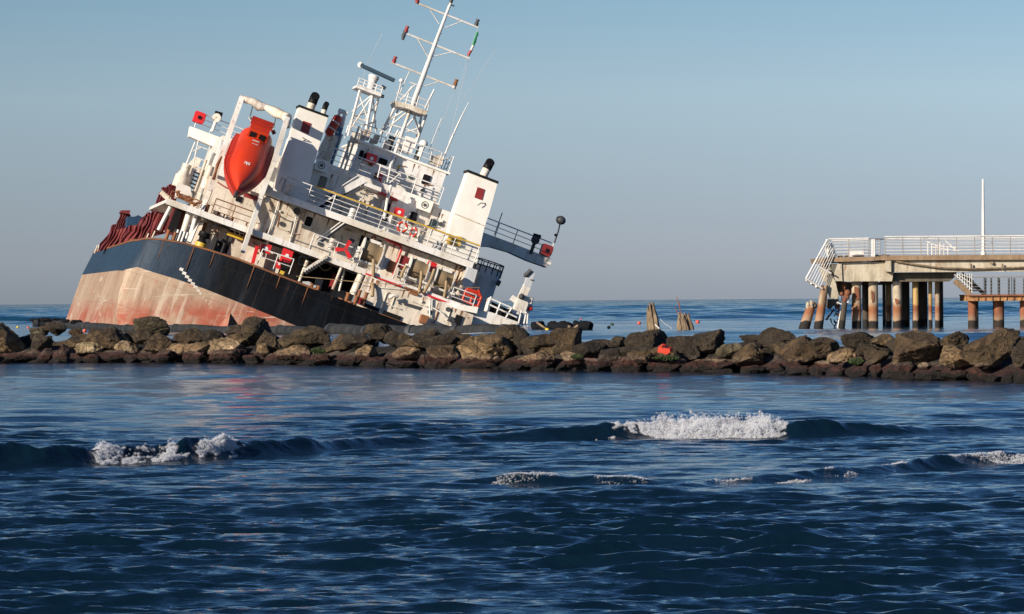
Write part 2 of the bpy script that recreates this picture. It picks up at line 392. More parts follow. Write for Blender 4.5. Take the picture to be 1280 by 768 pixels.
for lam, amp, n in ((7, .008, 4), (3.6, .006, 7), (2.1, .0080, 12), (1.25, .0088, 16), (.75, .0086, 20), (.44, .0070, 26), (.27, .0052, 28), (.17, .0032, 26)):
    for i in range(n):
        l = lam * rng.uniform(.78, 1.28); th = rng.normal(0, .33)
        waves.append((l, amp * rng.uniform(.6, 1.3) / math.sqrt(n) * 1.9, math.sin(th) * 1.0, math.cos(th), rng.uniform(0, 6.28)))
def water_h(X, Y, dy):
    H = np.zeros_like(X); DY = np.zeros_like(X)
    px = X / np.maximum(Y, 1) * FPX + 640
    # wind patchiness: groups of waves
    patch = 1 + .28 * np.sin(X * .55 + 1.3 + .5 * np.sin(Y * .13)) * np.sin(Y * .31 + X * .2) + .25 * np.sin(X * 1.3 + Y * .17 + 2)
    calm = 1 - .45 * smooth(27, 33, Y) * (1 - smooth(44, 50, Y)) - .30 * smooth(44, 52, Y) * (1 - smooth(95, 140, Y))
    for l, a, sx, sy, ph in waves:
        k = 2 * math.pi / l
        fade = 1 - smooth(l * .24, l * .48, dy)
        if fade.max() <= 0: continue
        arg = k * (X * sx + Y * sy) + ph + .8 * np.sin(.21 * X + ph) + .6 * np.sin(.17 * Y + 2 * ph)
        aa = a * fade * patch * calm
        H += aa * np.cos(arg); DY -= aa * sy * .8 * np.sin(arg)
    def roller(C, A, wf, wb, H):
        yc = np.interp(X, C[0], C[1]); a = bumpx(px, A)
        t = Y - (yc + .10) + .10 * np.sin(X * 2.3) + .05 * np.sin(X * 5.7 + 1) + .02 * np.sin(X * 15 + 2)
        prof = np.where(t < 0, np.exp(-(np.abs(t) / wf) ** 1.6), np.exp(-(np.abs(t) / wb) ** 1.25))
        damp = 1 - .35 * np.exp(-(t / .9) ** 2) * np.clip(a / .1, 0, 1)
        return H * damp + a * prof * (1.02 + .09 * np.sin(X * 3.3 + 1) + .06 * np.sin(X * 7.3) + .04 * np.sin(X * 17 + 2) + .025 * np.sin(X * 37 + 9 * t)), np.where(t < .3, a * prof * -.35, 0)
    H, d1 = roller(C1, A1, .26, 1.3, H)
    H, d2 = roller(C2, A2, .20, .9, H)
    H, d3 = roller(C3, A3, .18, .8, H)
    return H, DY * .8 + d1 + d2 + d3
ys = [9.0]
while ys[-1] < 112:
    d = ys[-1]; st = max(.036, d * d / (FPX * CAMH) * (.40 if d < 50 else .52))
    if 30 < d < 47: st = min(st, .055)
    ys.append(d + st * (1 if d < 800 else 3))
ys = np.array(ys)
ang = np.concatenate([-np.geomspace(1.3, .2, 24), np.linspace(-.185, .185, 1400), np.geomspace(.2, 1.3, 24)])
Yg, Ag = np.meshgrid(ys, ang, indexing='ij')
Xg = Yg * Ag
dyg = np.gradient(ys)[:, None] * np.ones_like(Xg)
dyg = np.maximum(dyg, Yg * np.gradient(ang)[None, :] * .9)
H, DY = water_h(Xg, Yg, dyg)
def sheet(name, co, nr, nc):
    idx = np.arange(nr * nc).reshape(nr, nc)
    quads = np.stack([idx[:-1, :-1], idx[:-1, 1:], idx[1:, 1:], idx[1:, :-1]], -1).reshape(-1, 4).astype(np.int32)
    me = bpy.data.meshes.new(name)
    me.vertices.add(len(co)); me.vertices.foreach_set('co', co.ravel())
    me.loops.add(quads.size); me.loops.foreach_set('vertex_index', quads.ravel())
    me.polygons.add(len(quads)); me.polygons.foreach_set('loop_start', np.arange(0, quads.size, 4, dtype=np.int32))
    me.polygons.foreach_set('use_smooth', np.ones(len(quads), dtype=bool)); me.update()
    o = bpy.data.objects.new(name, me); COL.objects.link(o); return tag(o, kind='structure')
sea = sheet('sea_water', np.stack([Xg, Yg + DY, H], -1).reshape(-1, 3).astype(np.float32), *Xg.shape)
# the open sea beyond the breakwater: a longer, rougher wind sea out to the horizon
y2 = [ys[-1] - 1.0]
while y2[-1] < 45000:
    d = y2[-1]; y2.append(d + (1.0 if d < 420 else 2.2 if d < 900 else 5 if d < 2500 else d * .01))
y2 = np.array(y2)
a2 = np.concatenate([-np.geomspace(1.3, .2, 16), np.linspace(-.19, .19, 520), np.geomspace(.2, 1.3, 16)])
Y2g, A2g = np.meshgrid(y2, a2, indexing='ij'); X2g = Y2g * A2g
H2 = np.zeros_like(X2g); D2 = np.zeros_like(X2g); dy2 = np.gradient(y2)[:, None] * np.ones_like(X2g)
for lam, amp, n in ((34, .08, 5), (19, .085, 8), (11, .095, 10), (6.5, .075, 12), (4.2, .045, 12)):
    for i in range(n):
        l = lam * rng.uniform(.75, 1.3); th = rng.normal(0, .45); k = 2 * math.pi / l; sx, sy = math.sin(th), math.cos(th); ph = rng.uniform(0, 6.28)
        aa = amp * rng.uniform(.6, 1.3) / math.sqrt(n) * 1.5 * (1 - smooth(l * .28, l * .5, dy2)) * smooth(112, 150, Y2g) * (1 - .80 * np.exp(-((Y2g - 225) / 75.0) ** 4))
        arg = k * (X2g * sx + Y2g * sy) + ph + 1.1 * np.sin(.043 * X2g + ph) + .8 * np.sin(.031 * Y2g + 2 * ph)
        H2 += aa * np.cos(arg); D2 -= aa * sy * .7 * np.sin(arg)
open_sea = sheet('open_sea_water', np.stack([X2g, Y2g + D2, H2 - .01], -1).reshape(-1, 3).astype(np.float32), *X2g.shape)
def watermat():
    m, nt, b = newmat('sea_water')
    b.inputs['Base Color'].default_value = (.0015, .010, .024, 1)
    b.inputs['IOR'].default_value = 1.333; b.inputs['Roughness'].default_value = .06
    g = N(nt, 'ShaderNodeNewGeometry')
    def ns(scale, st, det, rot=0):
        mp = N(nt, 'ShaderNodeMapping'); mp.inputs['Scale'].default_value = st; mp.inputs['Rotation'].default_value = (0, 0, rot)
        nt.links.new(g.outputs['Position'], mp.inputs[0])
        n = N(nt, 'ShaderNodeTexNoise'); n.inputs['Scale'].default_value = scale; n.inputs['Detail'].default_value = det
        n.inputs['Roughness'].default_value = .55; nt.links.new(mp.outputs[0], n.inputs['Vector']); return n.outputs[0]
    h1 = math_(nt, 'ADD', math_(nt, 'MULTIPLY', ns(1.1, (.55, 1, 1), 5), 1.0), math_(nt, 'ADD', math_(nt, 'MULTIPLY', ns(5.5, (.6, 1, 1), 6, .3), .42), math_(nt, 'MULTIPLY', ns(17, (.55, 1, 1), 4, -.2), .085)))
    spq = N(nt, 'ShaderNodeSeparateXYZ'); nt.links.new(g.outputs['Position'], spq.inputs[0])
    ml = N(nt, 'ShaderNodeMapRange'); ml.inputs['From Min'].default_value = 38; ml.inputs['From Max'].default_value = 56
    ml.inputs['To Min'].default_value = 1.0; ml.inputs['To Max'].default_value = .85; nt.links.new(spq.outputs['Y'], ml.inputs['Value'])
    h1 = math_(nt, 'MULTIPLY', h1, ml.outputs[0])      # sheltered water in the lee of the rocks
    # beyond the breakwater the open sea is rougher
    sp = N(nt, 'ShaderNodeSeparateXYZ'); nt.links.new(g.outputs['Position'], sp.inputs[0])
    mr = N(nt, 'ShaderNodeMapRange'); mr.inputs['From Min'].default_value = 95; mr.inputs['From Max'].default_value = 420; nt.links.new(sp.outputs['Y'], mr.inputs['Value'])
    open_sea = math_(nt, 'MULTIPLY', mr.outputs[0], math_(nt, 'ADD', math_(nt, 'MULTIPLY', ns(.45, (.5, 1, 1), 4), 5.0), math_(nt, 'MULTIPLY', ns(.06, (.4, 1, 1), 3), 6.0)))
    mf = N(nt, 'ShaderNodeMapRange'); mf.inputs['From Min'].default_value = 500; mf.inputs['From Max'].default_value = 1600; mf.inputs['To Min'].default_value = 1; mf.inputs['To Max'].default_value = 9
    nt.links.new(sp.outputs['Y'], mf.inputs['Value']); open_sea = math_(nt, 'MULTIPLY', open_sea, mf.outputs[0])
    h2 = math_(nt, 'ADD', h1, open_sea)
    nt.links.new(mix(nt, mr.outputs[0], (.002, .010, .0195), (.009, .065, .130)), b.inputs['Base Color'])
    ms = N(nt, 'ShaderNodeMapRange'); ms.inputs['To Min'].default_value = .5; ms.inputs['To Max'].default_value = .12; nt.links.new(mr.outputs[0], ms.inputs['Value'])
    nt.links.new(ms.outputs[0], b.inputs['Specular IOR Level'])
    n = N(nt, 'ShaderNodeBump'); n.inputs['Strength'].default_value = 1.0; n.inputs['Distance'].default_value = .08
    nt.links.new(h2, n.inputs['Height']); nt.links.new(n.outputs[0], b.inputs['Normal'])
    return m
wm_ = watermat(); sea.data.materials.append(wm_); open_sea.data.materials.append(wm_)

# ---- foam: a churned mass of spray lumps along a crest
def icos():
    t = (1 + 5 ** .5) / 2
    v = np.array([(-1, t, 0), (1, t, 0), (-1, -t, 0), (1, -t, 0), (0, -1, t), (0, 1, t), (0, -1, -t), (0, 1, -t), (t, 0, -1), (t, 0, 1), (-t, 0, -1), (-t, 0, 1)]) / math.sqrt(1 + t * t)
    f = np.array([(0, 11, 5), (0, 5, 1), (0, 1, 7), (0, 7, 10), (0, 10, 11), (1, 5, 9), (5, 11, 4), (11, 10, 2), (10, 7, 6), (7, 1, 8), (3, 9, 4), (3, 4, 2), (3, 2, 6), (3, 6, 8), (3, 8, 9), (4, 9, 5), (2, 4, 11), (6, 2, 10), (8, 6, 7), (9, 8, 1)])
    return v, f
IV, IF = icos()
def blobs(name, P, r, mat):
    n = len(P)
    V = P[:, None, :] + IV[None] * r[:, None, None] * (1 + .35 * rng.uniform(-1, 1, (n, 12, 1)))
    F = IF[None] + (np.arange(n) * 12)[:, None, None]
    V = V.reshape(-1, 3).astype(np.float32); F = F.reshape(-1, 3).astype(np.int32)
    me = bpy.data.meshes.new(name)
    me.vertices.add(len(V)); me.vertices.foreach_set('co', V.ravel())
    me.loops.add(F.size); me.loops.foreach_set('vertex_index', F.ravel())
    me.polygons.add(len(F)); me.polygons.foreach_set('loop_start', np.arange(0, F.size, 3, dtype=np.int32))
    me.polygons.foreach_set('use_smooth', np.ones(len(F), dtype=bool)); me.update(); me.materials.append(mat)
    o = bpy.data.objects.new(name, me); COL.objects.link(o); return o
mfoam, ntf, bf = newmat('foam'); bf.inputs['Base Color'].default_value = (.82, .84, .88, 1); bf.inputs['Roughness'].default_value = .8
bf.inputs['Specular IOR Level'].default_value = .1
tr_ = ntf.nodes.new('ShaderNodeBsdfTranslucent'); tr_.inputs[0].default_value = (.80, .83, .88, 1); mxs_ = ntf.nodes.new('ShaderNodeMixShader'); mxs_.inputs[0].default_value = .45
of_ = [n_ for n_ in ntf.nodes if n_.type == 'OUTPUT_MATERIAL'][0]
ntf.links.new(bf.outputs[0], mxs_.inputs[1]); ntf.links.new(tr_.outputs[0], mxs_.inputs[2])
# every lump is a puff: dense in the middle, fading to nothing at its rim
lw_ = ntf.nodes.new('ShaderNodeLayerWeight'); lw_.inputs[0].default_value = .5; tp_ = ntf.nodes.new('ShaderNodeBsdfTransparent')
al_ = math_(ntf, 'MULTIPLY', math_(ntf, 'POWER', math_(ntf, 'SUBTRACT', 1.0, lw_.outputs['Facing']), 1.3), .24)
ma_ = ntf.nodes.new('ShaderNodeMixShader'); ntf.links.new(al_, ma_.inputs[0]); ntf.links.new(tp_.outputs[0], ma_.inputs[1]); ntf.links.new(mxs_.outputs[0], ma_.inputs[2]); ntf.links.new(ma_.outputs[0], of_.inputs[0])
def n1(x, seed): 
    return sum(np.sin(x * f * (1 + .13 * seed) + seed * (2.1 + f)) / (1 + .35 * i) for i, f in enumerate((2.3, 5.1, 9.7, 17.3, 31.0))) / 2.6
def foam(name, label, C, A, wf, env, n, front=.16, seed=1, rmin=.006, rmax=.022, holes=.0, flat=1.0, skirt=.12):
    """env: (px, height) of the white water above the sea; blobs form billows that thin out upwards and at the ends"""
    ex = [e[0] for e in env]; ey = [e[1] for e in env]
    xs = np.linspace(-12, 12, 4000); pxs_ = xs / np.interp(xs, C[0], C[1]) * FPX + 640
    lo = np.interp(ex[0], pxs_, xs) - .1; hi = np.interp(ex[-1], pxs_, xs) + .1
    X = rng.uniform(lo, hi, n * 5); T = rng.uniform(-.62 if flat == 1 else -.42, .20, n * 5) 
    Y0 = np.interp(X, C[0], C[1]) + .10 + T; px = X / Y0 * FPX + 640
    h = np.interp(px, ex, ey, left=0, right=0)
    nz = np.array([noise.noise(Vector((x * 2.2, t * 3, seed * 7.3))) + .6 * noise.noise(Vector((x * 6.5, t * 8, seed * 3.1))) + .35 * noise.noise(Vector((x * 17, t * 17, seed))) for x, t in zip(X, T)])
    hmax = max(ey); cov = np.clip(h / hmax * 1.2, 0, 1)
    shape = smooth(-.62, -.30, T) * (1 - smooth(.04, .20, T)) if flat == 1 else smooth(-.42, -.25, T) * (1 - smooth(.0, .18, T))
    val = nz * (.55 if flat == 1 else .95) + .95 * cov * shape - (.34 + holes)
    keep = (val > rng.uniform(0, 1, len(X)) ** 2 * .42) & (h > 0)
    X, T, Y0, h, val, nz = [a_[keep][:n] for a_ in (X, T, Y0, h, val, nz)]
    Hh, Dd = water_h(X, Y0, np.full_like(X, .05))
    q_ = rng.uniform(0, 1, len(X))
    top_ = h * .40 * flat * np.clip(val * 2.0, .03, 1.1) * np.clip(.75 + 1.5 * nz, .15, 1.9)
    L = top_ * (q_ ** .8) + np.where(rng.uniform(0, 1, len(X)) < .05, rng.uniform(0, .45, len(X)) * h * flat, 0)
    P = np.stack([X, Y0 + Dd - .25 * L, Hh + L + .002], -1)
    rr = rng.uniform(rmin, rmax, len(X)) * (1.15 - .6 * q_)
    return tag(blobs(name, P, rr, mfoam), label, 'foam', kind='stuff')
foam('wave_foam', 'tall burst of white foam on the breaking wave right of centre', C1, A1, .26,
     [(744, .0), (768, .04), (790, .09), (812, .17), (835, .22), (860, .235), (880, .23), (900, .20), (935, .24), (955, .19), (972, .12), (984, .05), (1000, 0)], 26000, .14, seed=1, holes=.06)
foam('wave_foam', 'lower ragged foam curling along the wave at the left', C1, A1, .26,
     [(84, 0), (104, .05), (122, .15), (140, .13), (150, .10), (170, .12), (185, .13), (200, .17), (214, .16), (226, .07), (240, .05), (250, .10), (270, .12), (288, .08), (310, 0)], 12000, .10, seed=2, holes=.30)
foam('wave_foam', 'thin broken foam line on the small wave at the right edge', C2, A2, .20,
     [(880, .0), (900, .03), (1000, .04), (1060, .05), (1070, .03), (1100, .035), (1150, .05), (1180, .035), (1200, .06), (1215, .06), (1262, .07), (1270, .11), (1300, .13), (1330, .1), (1400, .05)], 3600, .10, seed=4, holes=.24, rmin=.004, rmax=.013, flat=.40)
foam('wave_foam', 'small patch of bubbly foam on the wavelet below the centre', C3, A3, .18,
     [(610, .0), (625, .045), (650, .05), (690, .06), (730, .04), (760, .05), (800, .045), (822, .02), (830, 0)], 700, .10, seed=5, holes=.52, rmin=.004, rmax=.011, flat=.35)
# ================================================================== BREAKWATER
def waterline(px):
    return float(np.interp(px, [-200, 0, 160, 320, 450, 560, 640, 760, 960, 1120, 1280, 1500], [453, 453.5, 453.5, 455, 458, 461, 463, 465, 467, 473.5, 478.5, 488]))
TONE = {'t': ((.44, .305, .165), 'tan'), 'p': ((.58, .44, .27), 'pale tan'), 'b': ((.22, .145, .075), 'brown'), 'o': ((.17, .12, .062), 'olive brown'),
        'd': ((.085, .065, .045), 'dark brown'), 'k': ((.035, .028, .022), 'blackish'), 'r': ((.12, .05, .04), 'weedy reddish'), 'g': ((.22, .19, .12), 'grey brown')}  # blackish stones sit in the gaps, shade painted as their colour
# px centre, py centre, width, height, tone, row (0 = at the waterline, 3 = back of the crest), algae
ROCKS = [
 (4,428,48,46,'t',1), (-34,430,40,44,'d',1), (40,434,44,30,'k',2), (48,416,28,13,'g',3), (54,412,20,8,'t',3), (57,425,15,9,'b',2), (71,411,26,17,'d',3),
 (90,431,34,13,'b',1), (113,437,40,20,'p',1), (134,423,50,38,'b',1.6), (57,446,28,16,'r',0), (80,445,17,19,'r',0), (95,416,20,10,'b',3),
 (116,450,26,11,'r',0), (142,449,42,12,'r',0), (158,438,30,24,'p',.8), (188,409,48,25,'g',2), (199,432,44,30,'b',1), (238,422,56,24,'b',1.8), (226,438,34,20,'t',.7),
 (247,438,46,21,'t',.5), (283,437,50,28,'p',.5), (299,424,28,16,'t',1.5), (320,417,36,40,'o',1.9), (293,413,26,14,'d',2.6), (210,449,42,12,'r',0), (246,449,42,12,'r',0), (287,449,52,13,'r',0), (180,450,24,11,'r',0.2),
 (336,431,40,34,'o',1.2), (386,422,48,28,'o',1.5), (372,444,60,24,'t',.5), (429,428,30,20,'b',1.5), (328,437,20,18,'t',.6), (461,444,32,24,'t',.4), (451,424,18,16,'d',1.8),
 (474,416,42,26,'d',2), (491,423,20,16,'b',1.7), (508,425,20,17,'b',1.7), (528,427,50,28,'b',1.4), (508,446,40,24,'t',.4), (415,436,36,22,'k',1.4), (350,452,40,10,'r',0), (400,454,34,9,'r',0), (432,454,22,9,'r',.1),
 (557,443,44,32,'b',.6), (566,420,34,14,'o',2.2), (612,437,78,46,'t',.5), (636,424,50,42,'b',1.4), (655,428,22,38,'k',1.6), (674,450,54,28,'t',.3), (678,429,56,22,'o',1.5), (713,426,34,34,'b',1.3), (700,421,34,20,'b',1.9),
 (718,452,34,22,'p',.3), (747,459,32,15,'r',0), (702,461,22,9,'r',0), (735,437,36,28,'k',1.2), (765,445,44,28,'k',1.3), (773,427,28,14,'d',2), (808,426,50,34,'d',1.7), (782,460,36,15,'r',0), (803,449,38,18,'b',.6),
 (826,441,38,18,'b',1.1), (856,437,48,32,'d',1), (837,458,44,17,'r',0), (890,429,52,30,'d',1.6), (914,439,36,18,'g',.9), (940,446,46,32,'b',.6), (898,457,70,21,'t',.2), (942,425,38,14,'d',2), (960,424,24,17,'d',2.4), (868,462,30,12,'r',.1),
 (975,424,56,26,'d',1.9), (1000,438,56,42,'b',.6), (1030,432,38,30,'o',1.1), (1053,446,38,20,'t',.6), (1072,429,48,26,'d',1.5), (1105,427,30,18,'t',1.9), (1096,446,32,22,'o',.7), (1073,452,20,12,'o',.5),
 (1036,457,32,13,'p',.2), (973,462,28,13,'r',0), (999,463,26,13,'r',0), (1023,466,20,13,'r',0), (1050,466,28,13,'r',0), (1074,466,28,14,'r',0), (1096,464,22,14,'r',0), (1114,468,22,14,'r',0),
 (1141,437,76,42,'b',.9), (1150,430,52,30,'b',1.5), (1192,427,40,22,'b',2), (1197,447,60,30,'t',.8), (1240,437,74,48,'b',.7), (1236,424,18,12,'b',2.6), (1262,428,38,17,'d',2.1), (1283,440,30,38,'d',1), (1310,440,50,36,'b',.9), (1350,446,50,36,'d',.8),
 (1129,459,30,15,'k',.25), (1157,458,18,11,'p',.3), (1133,472,34,13,'r',0), (1163,471,38,15,'r',0), (1192,472,34,16,'r',0), (1219,473,24,16,'k',0), (1241,472,38,16,'r',0), (1262,474,22,17,'r',0), (1280,475,22,17,'r',0), (1306,474,40,18,'r',0),
 (22,449,44,12,'r',0), (-20,449,40,13,'r',0), (-70,432,44,38,'b',1), (470,457,36,10,'r',0), (505,458,40,10,'r',0), (553,458,40,12,'r',0.1), (600,460,56,12,'r',0), (648,461,40,11,'r',0.1), (678,462,36,10,'r',0), (818,462,30,12,'r',0), (905,465,40,10,'r',0), (940,463,34,12,'r',0), (165,449,20,10,'r',.1), (315,450,22,11,'r',0.1), (445,450,20,14,'d',.5), (535,450,24,20,'k',.6)]
rr_ = random.Random(11)
n_main = len(ROCKS)
# smaller stones wedged behind and between, toned mostly dark for the shaded gaps
for i in range(64):
    px = -60 + i * 22 + rr_.uniform(-6, 6); wl = waterline(px)
    row = rr_.choice([1.2, 1.6, 2.2, 2.8]); top = np.interp(px, [0, 300, 640, 900, 1280], [424, 418, 426, 432, 432])
    ROCKS.append((px, top + rr_.uniform(2, 14) + (4 if 725 < px < 790 else 0), rr_.uniform(26, 44), rr_.uniform(16, 26), rr_.choice('ddkbo'), row))
# the breakwater carries on past both edges of the view
for i in range(30):
    px = (1335 + i * 13) if i < 18 else (-95 - (i - 18) * 17); wl = waterline(px); row = (0, .9, 1.7)[i % 3]
    ROCKS.append((px, wl - (6, 24, 42)[i % 3], rr_.uniform(44, 66), rr_.uniform(26, 38), ('r', rr_.choice('tbo'), 'd')[i % 3], row))
def rockmesh(w, dp, h, seed, sub):
    bm_ = __import__('bmesh').new()
    __import__('bmesh').ops.create_icosphere(bm_, subdivisions=sub, radius=1)
    r = random.Random(seed)
    planes = []
    for k in range(r.randint(10, 16)):
        n = Vector((r.gauss(0, 1), r.gauss(0, 1), r.gauss(0, 1))).normalized(); planes.append((n, r.uniform(.46, .80)))
    off = Vector((r.uniform(-50, 50), r.uniform(-50, 50), r.uniform(-50, 50)))
    for v in bm_.verts:
        d = v.co.normalized()
        t = 1.0
        for n, k in planes:
            c = n.dot(d)
            if c > .05: t = min(t, k / c)
        t = min(t, 1.08)
        t *= 1 + .09 * noise.noise(d * 1.6 + off) + .07 * noise.noise(d * 3.7 + off) - .11 * abs(noise.noise(d * 4.3 + off)) - .10 * abs(noise.noise(d * 9 + off)) + .05 * noise.noise(d * 19 + off) + .03 * noise.noise(d * 37 + off)
        v.co = d * t
    mxs = [max(abs(v.co[a]) for v in bm_.verts) for a in range(3)]
    for v in bm_.verts: v.co = Vector((v.co.x / mxs[0] * w, v.co.y / mxs[1] * dp, v.co.z / mxs[2] * h)) * 1.10
    me = bpy.data.meshes.new('boulder'); bm_.to_mesh(me); bm_.free()
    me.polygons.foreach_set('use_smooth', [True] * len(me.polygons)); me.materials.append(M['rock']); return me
LAND = [(-80, 'beyond the left edge'), (0, 'at the left end of it'), (60, 'below the free pipe end'), (120, 'below the left hull edge'), (185, 'below the stern corner'),
        (240, 'below the white draught marks'), (300, 'below the pink wedge'), (360, 'below the black transom'), (430, 'by the yellow buoy'), (480, 'below the rope winches'),
        (540, 'below the white deck wall'), (610, 'below the grey tank of the ship'), (660, 'below the crane post'), (715, 'below the black fenders'), (770, 'left of the wooden stake'),
        (822, 'around the orange container'), (870, 'below the splintered stump'), (930, 'between stump and pier'), (1005, 'below the leaning pier piles'), (1060, 'below the first white piles'),
        (1110, 'below the middle piles'), (1165, 'below the dark rear piles'), (1225, 'below the pier stairs'), (1285, 'at the right end of it'), (1400, 'past the right edge'), (1500, 'far past the right edge'), (-200, 'far past the left edge')]
recs = []
for i, (px, py, w_, h_, t, row, *_) in enumerate(ROCKS):
    wl = waterline(px); d0 = FPX * CAMH / (wl - horizon(px))
    if t in 'rk' and row < .3:
        h_ *= rr_.uniform(.8, 1.7); w_ *= rr_.uniform(.75, 1.2); row += rr_.uniform(-.25, .35); py += rr_.uniform(-2.5, 1.5)
    elif i < n_main: row += rr_.uniform(-.12, .12)
    Y = d0 + .15 + row * 1.15
    s = Y / FPX; c = WP(px, py, Y); W = w_ * s * .5; Hh = h_ * s * .5
    dp = (W * .55 + Hh * .65)
    me = rockmesh(W, dp, Hh, 100 + i, 5 if (w_ > 34 and i < n_main) else 4)
    o = bpy.data.objects.new('boulder', me); COL.objects.link(o)
    o.location = (c.x, c.y + dp * .55, c.z); o.rotation_euler = (0, rr_.uniform(-.12, .12), rr_.uniform(-.3, .3))
    col, tn = TONE[t]; k = rr_.uniform(.85, 1.15)
    k *= 1.5 if t in 'tpg' else 1.15
    o.color = (col[0] * k, col[1] * k * rr_.uniform(.97, 1.03), col[2] * k, 1)
    size = 'huge' if w_ * h_ > 2000 else 'large' if w_ * h_ > 1000 else 'mid-sized' if w_ * h_ > 450 else 'small'
    where = 'at waterline' if row < .25 else 'low down' if row < 1 else 'halfway up' if row < 1.55 else 'on crest'
    land = min(LAND, key=lambda L: abs(L[0] - px))[1]
    recs.append((o, size, tn, where, land, px))
ORD = ['leftmost', 'second from left', 'third from left', 'fourth from left', 'fifth from left', 'sixth from left', 'seventh from left', 'eighth from left', 'ninth from left', 'tenth from left', 'eleventh from left', 'twelfth from left', 'thirteenth from left']
from collections import defaultdict
dd = defaultdict(list)
for r in recs: dd[(r[1], r[2], r[3], r[4])].append(r)
for k, L in dd.items():
    L.sort(key=lambda r: r[5])
    for j, r in enumerate(L):
        lab = '%s %s boulder %s, %s' % (k[0], k[1], k[2], k[3])
        if len(L) > 1: lab += ', ' + ORD[j]
        if k[0] == 'mid-sized': lab = lab.replace('mid-sized', 'medium')
        tag(r[0], lab, 'boulder', 'boulders of the breakwater')
# the rubble heap underneath, coloured near black to paint the shade in the gaps
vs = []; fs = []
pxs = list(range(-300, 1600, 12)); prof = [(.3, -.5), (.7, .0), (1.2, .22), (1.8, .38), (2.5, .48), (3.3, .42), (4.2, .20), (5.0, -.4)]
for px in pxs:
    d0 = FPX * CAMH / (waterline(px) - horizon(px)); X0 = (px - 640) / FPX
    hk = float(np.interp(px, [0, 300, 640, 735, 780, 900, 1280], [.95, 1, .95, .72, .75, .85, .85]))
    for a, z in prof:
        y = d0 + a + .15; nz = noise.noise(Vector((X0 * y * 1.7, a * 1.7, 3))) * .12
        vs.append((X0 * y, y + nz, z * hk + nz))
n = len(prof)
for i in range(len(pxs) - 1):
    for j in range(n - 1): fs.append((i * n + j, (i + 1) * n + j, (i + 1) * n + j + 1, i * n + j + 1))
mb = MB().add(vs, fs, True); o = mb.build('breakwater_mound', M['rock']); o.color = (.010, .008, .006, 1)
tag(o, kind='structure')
# patches of green algae on three stones
malg, nta, ba = newmat('algae'); ba.inputs['Base Color'].default_value = (.025, .045, .010, 1); ba.inputs['Roughness'].default_value = .9
for (px, py, w_, h_, lab) in ((721, 446, 17, 7, 'bright green algae patch on the pale stone below the fenders'), (833, 448, 34, 7, 'green algae on the stones below the orange box'), (1071, 452, 18, 8, 'dark green algae tuft below the white pier piles'), (398, 439, 18, 9, 'green algae on a boulder below the transom')):
    d0 = FPX * CAMH / (waterline(px) - horizon(px)); s = d0 / FPX; c = WP(px, py, d0 + .25)
    P = []
    for k in range(500):
        a = rr_.uniform(0, 6.28); q = math.sqrt(rr_.random())
        P.append((c.x + math.cos(a) * q * w_ * s / 2, c.y + rr_.uniform(-.05, .25), c.z + math.sin(a) * q * h_ * s / 2 * rr_.uniform(.3, 1)))
    o = blobs('green_algae', np.array(P), rng.uniform(.008, .02, len(P)), malg); tag(o, lab, 'algae', kind='stuff')
# ================================================================== SHIP
TH, PSI = R(20.0), R(8.9)
F_ = Vector((-math.sin(PSI), math.cos(PSI), 0)); Sh = Vector((math.cos(PSI), math.sin(PSI), 0)); Z_ = Vector((0, 0, 1))
S_ = Sh * math.cos(TH) - Z_ * math.sin(TH); U_ = Sh * math.sin(TH) + Z_ * math.cos(TH)
DS = 232.0
O_ = WP(179, 299, DS)
Rm = Matrix((S_, F_, U_)).transposed()
def PL(px, py, y):
    """point of the photograph on the ship's cross-section plane y -> ship coordinates"""
    d = ray(px, py); t = (O_ + F_ * y - CAM).dot(F_) / d.dot(F_)
    q = CAM + d * t - O_
    return Vector((q.dot(S_), y, q.dot(U_)))
def XZ(pts, y): return [(p.x, p.z) for p in (PL(a, b, y) for a, b in pts)]
ship = empty('cargo_ship'); ship.matrix_world = Matrix.Translation(O_) @ Rm.to_4x4()
tag(ship, 'rusty cargo ship heeled over on the breakwater, white superstructure, dark blue and red hull', 'ship')
def pt(px, py, y): return PL(px, py, y)
def plate(name, pts, y0, y1, mat, parent=ship): return MB().prism(XZ(pts, y0), y0, y1).build(name, M[mat], parent)
def rail(name, path, h=1.1, n=3, post=1.5, r=.032, mat='railwhite', parent=ship, topmat=None, y=None):
    """path of ship points (deck edge); posts stand along ship z"""
    mb = MB(); top = MB(); path = [Vector(p) for p in path]
    for k in range(1, n + 1):
        L = [p + Vector((0, 0, h * k / n)) for p in path]
        (top if (k == n and topmat) else mb).tube(L, r * (1.25 if k == n else .8), 5)
    for a, b in zip(path[:-1], path[1:]):
        m_ = max(1, round((b - a).length / post))
        for i in range(m_ + 1):
            p = a.lerp(b, i / m_); mb.tube([p, p + Vector((0, 0, h))], r, 5)
    o = mb.build(name, M[mat], parent)
    if topmat: top.build('handrail', M[topmat], o)
    return o
def railpx(p, q, y, **k): return rail('railing', [PL(*p, y), PL(*q, y)], **k)

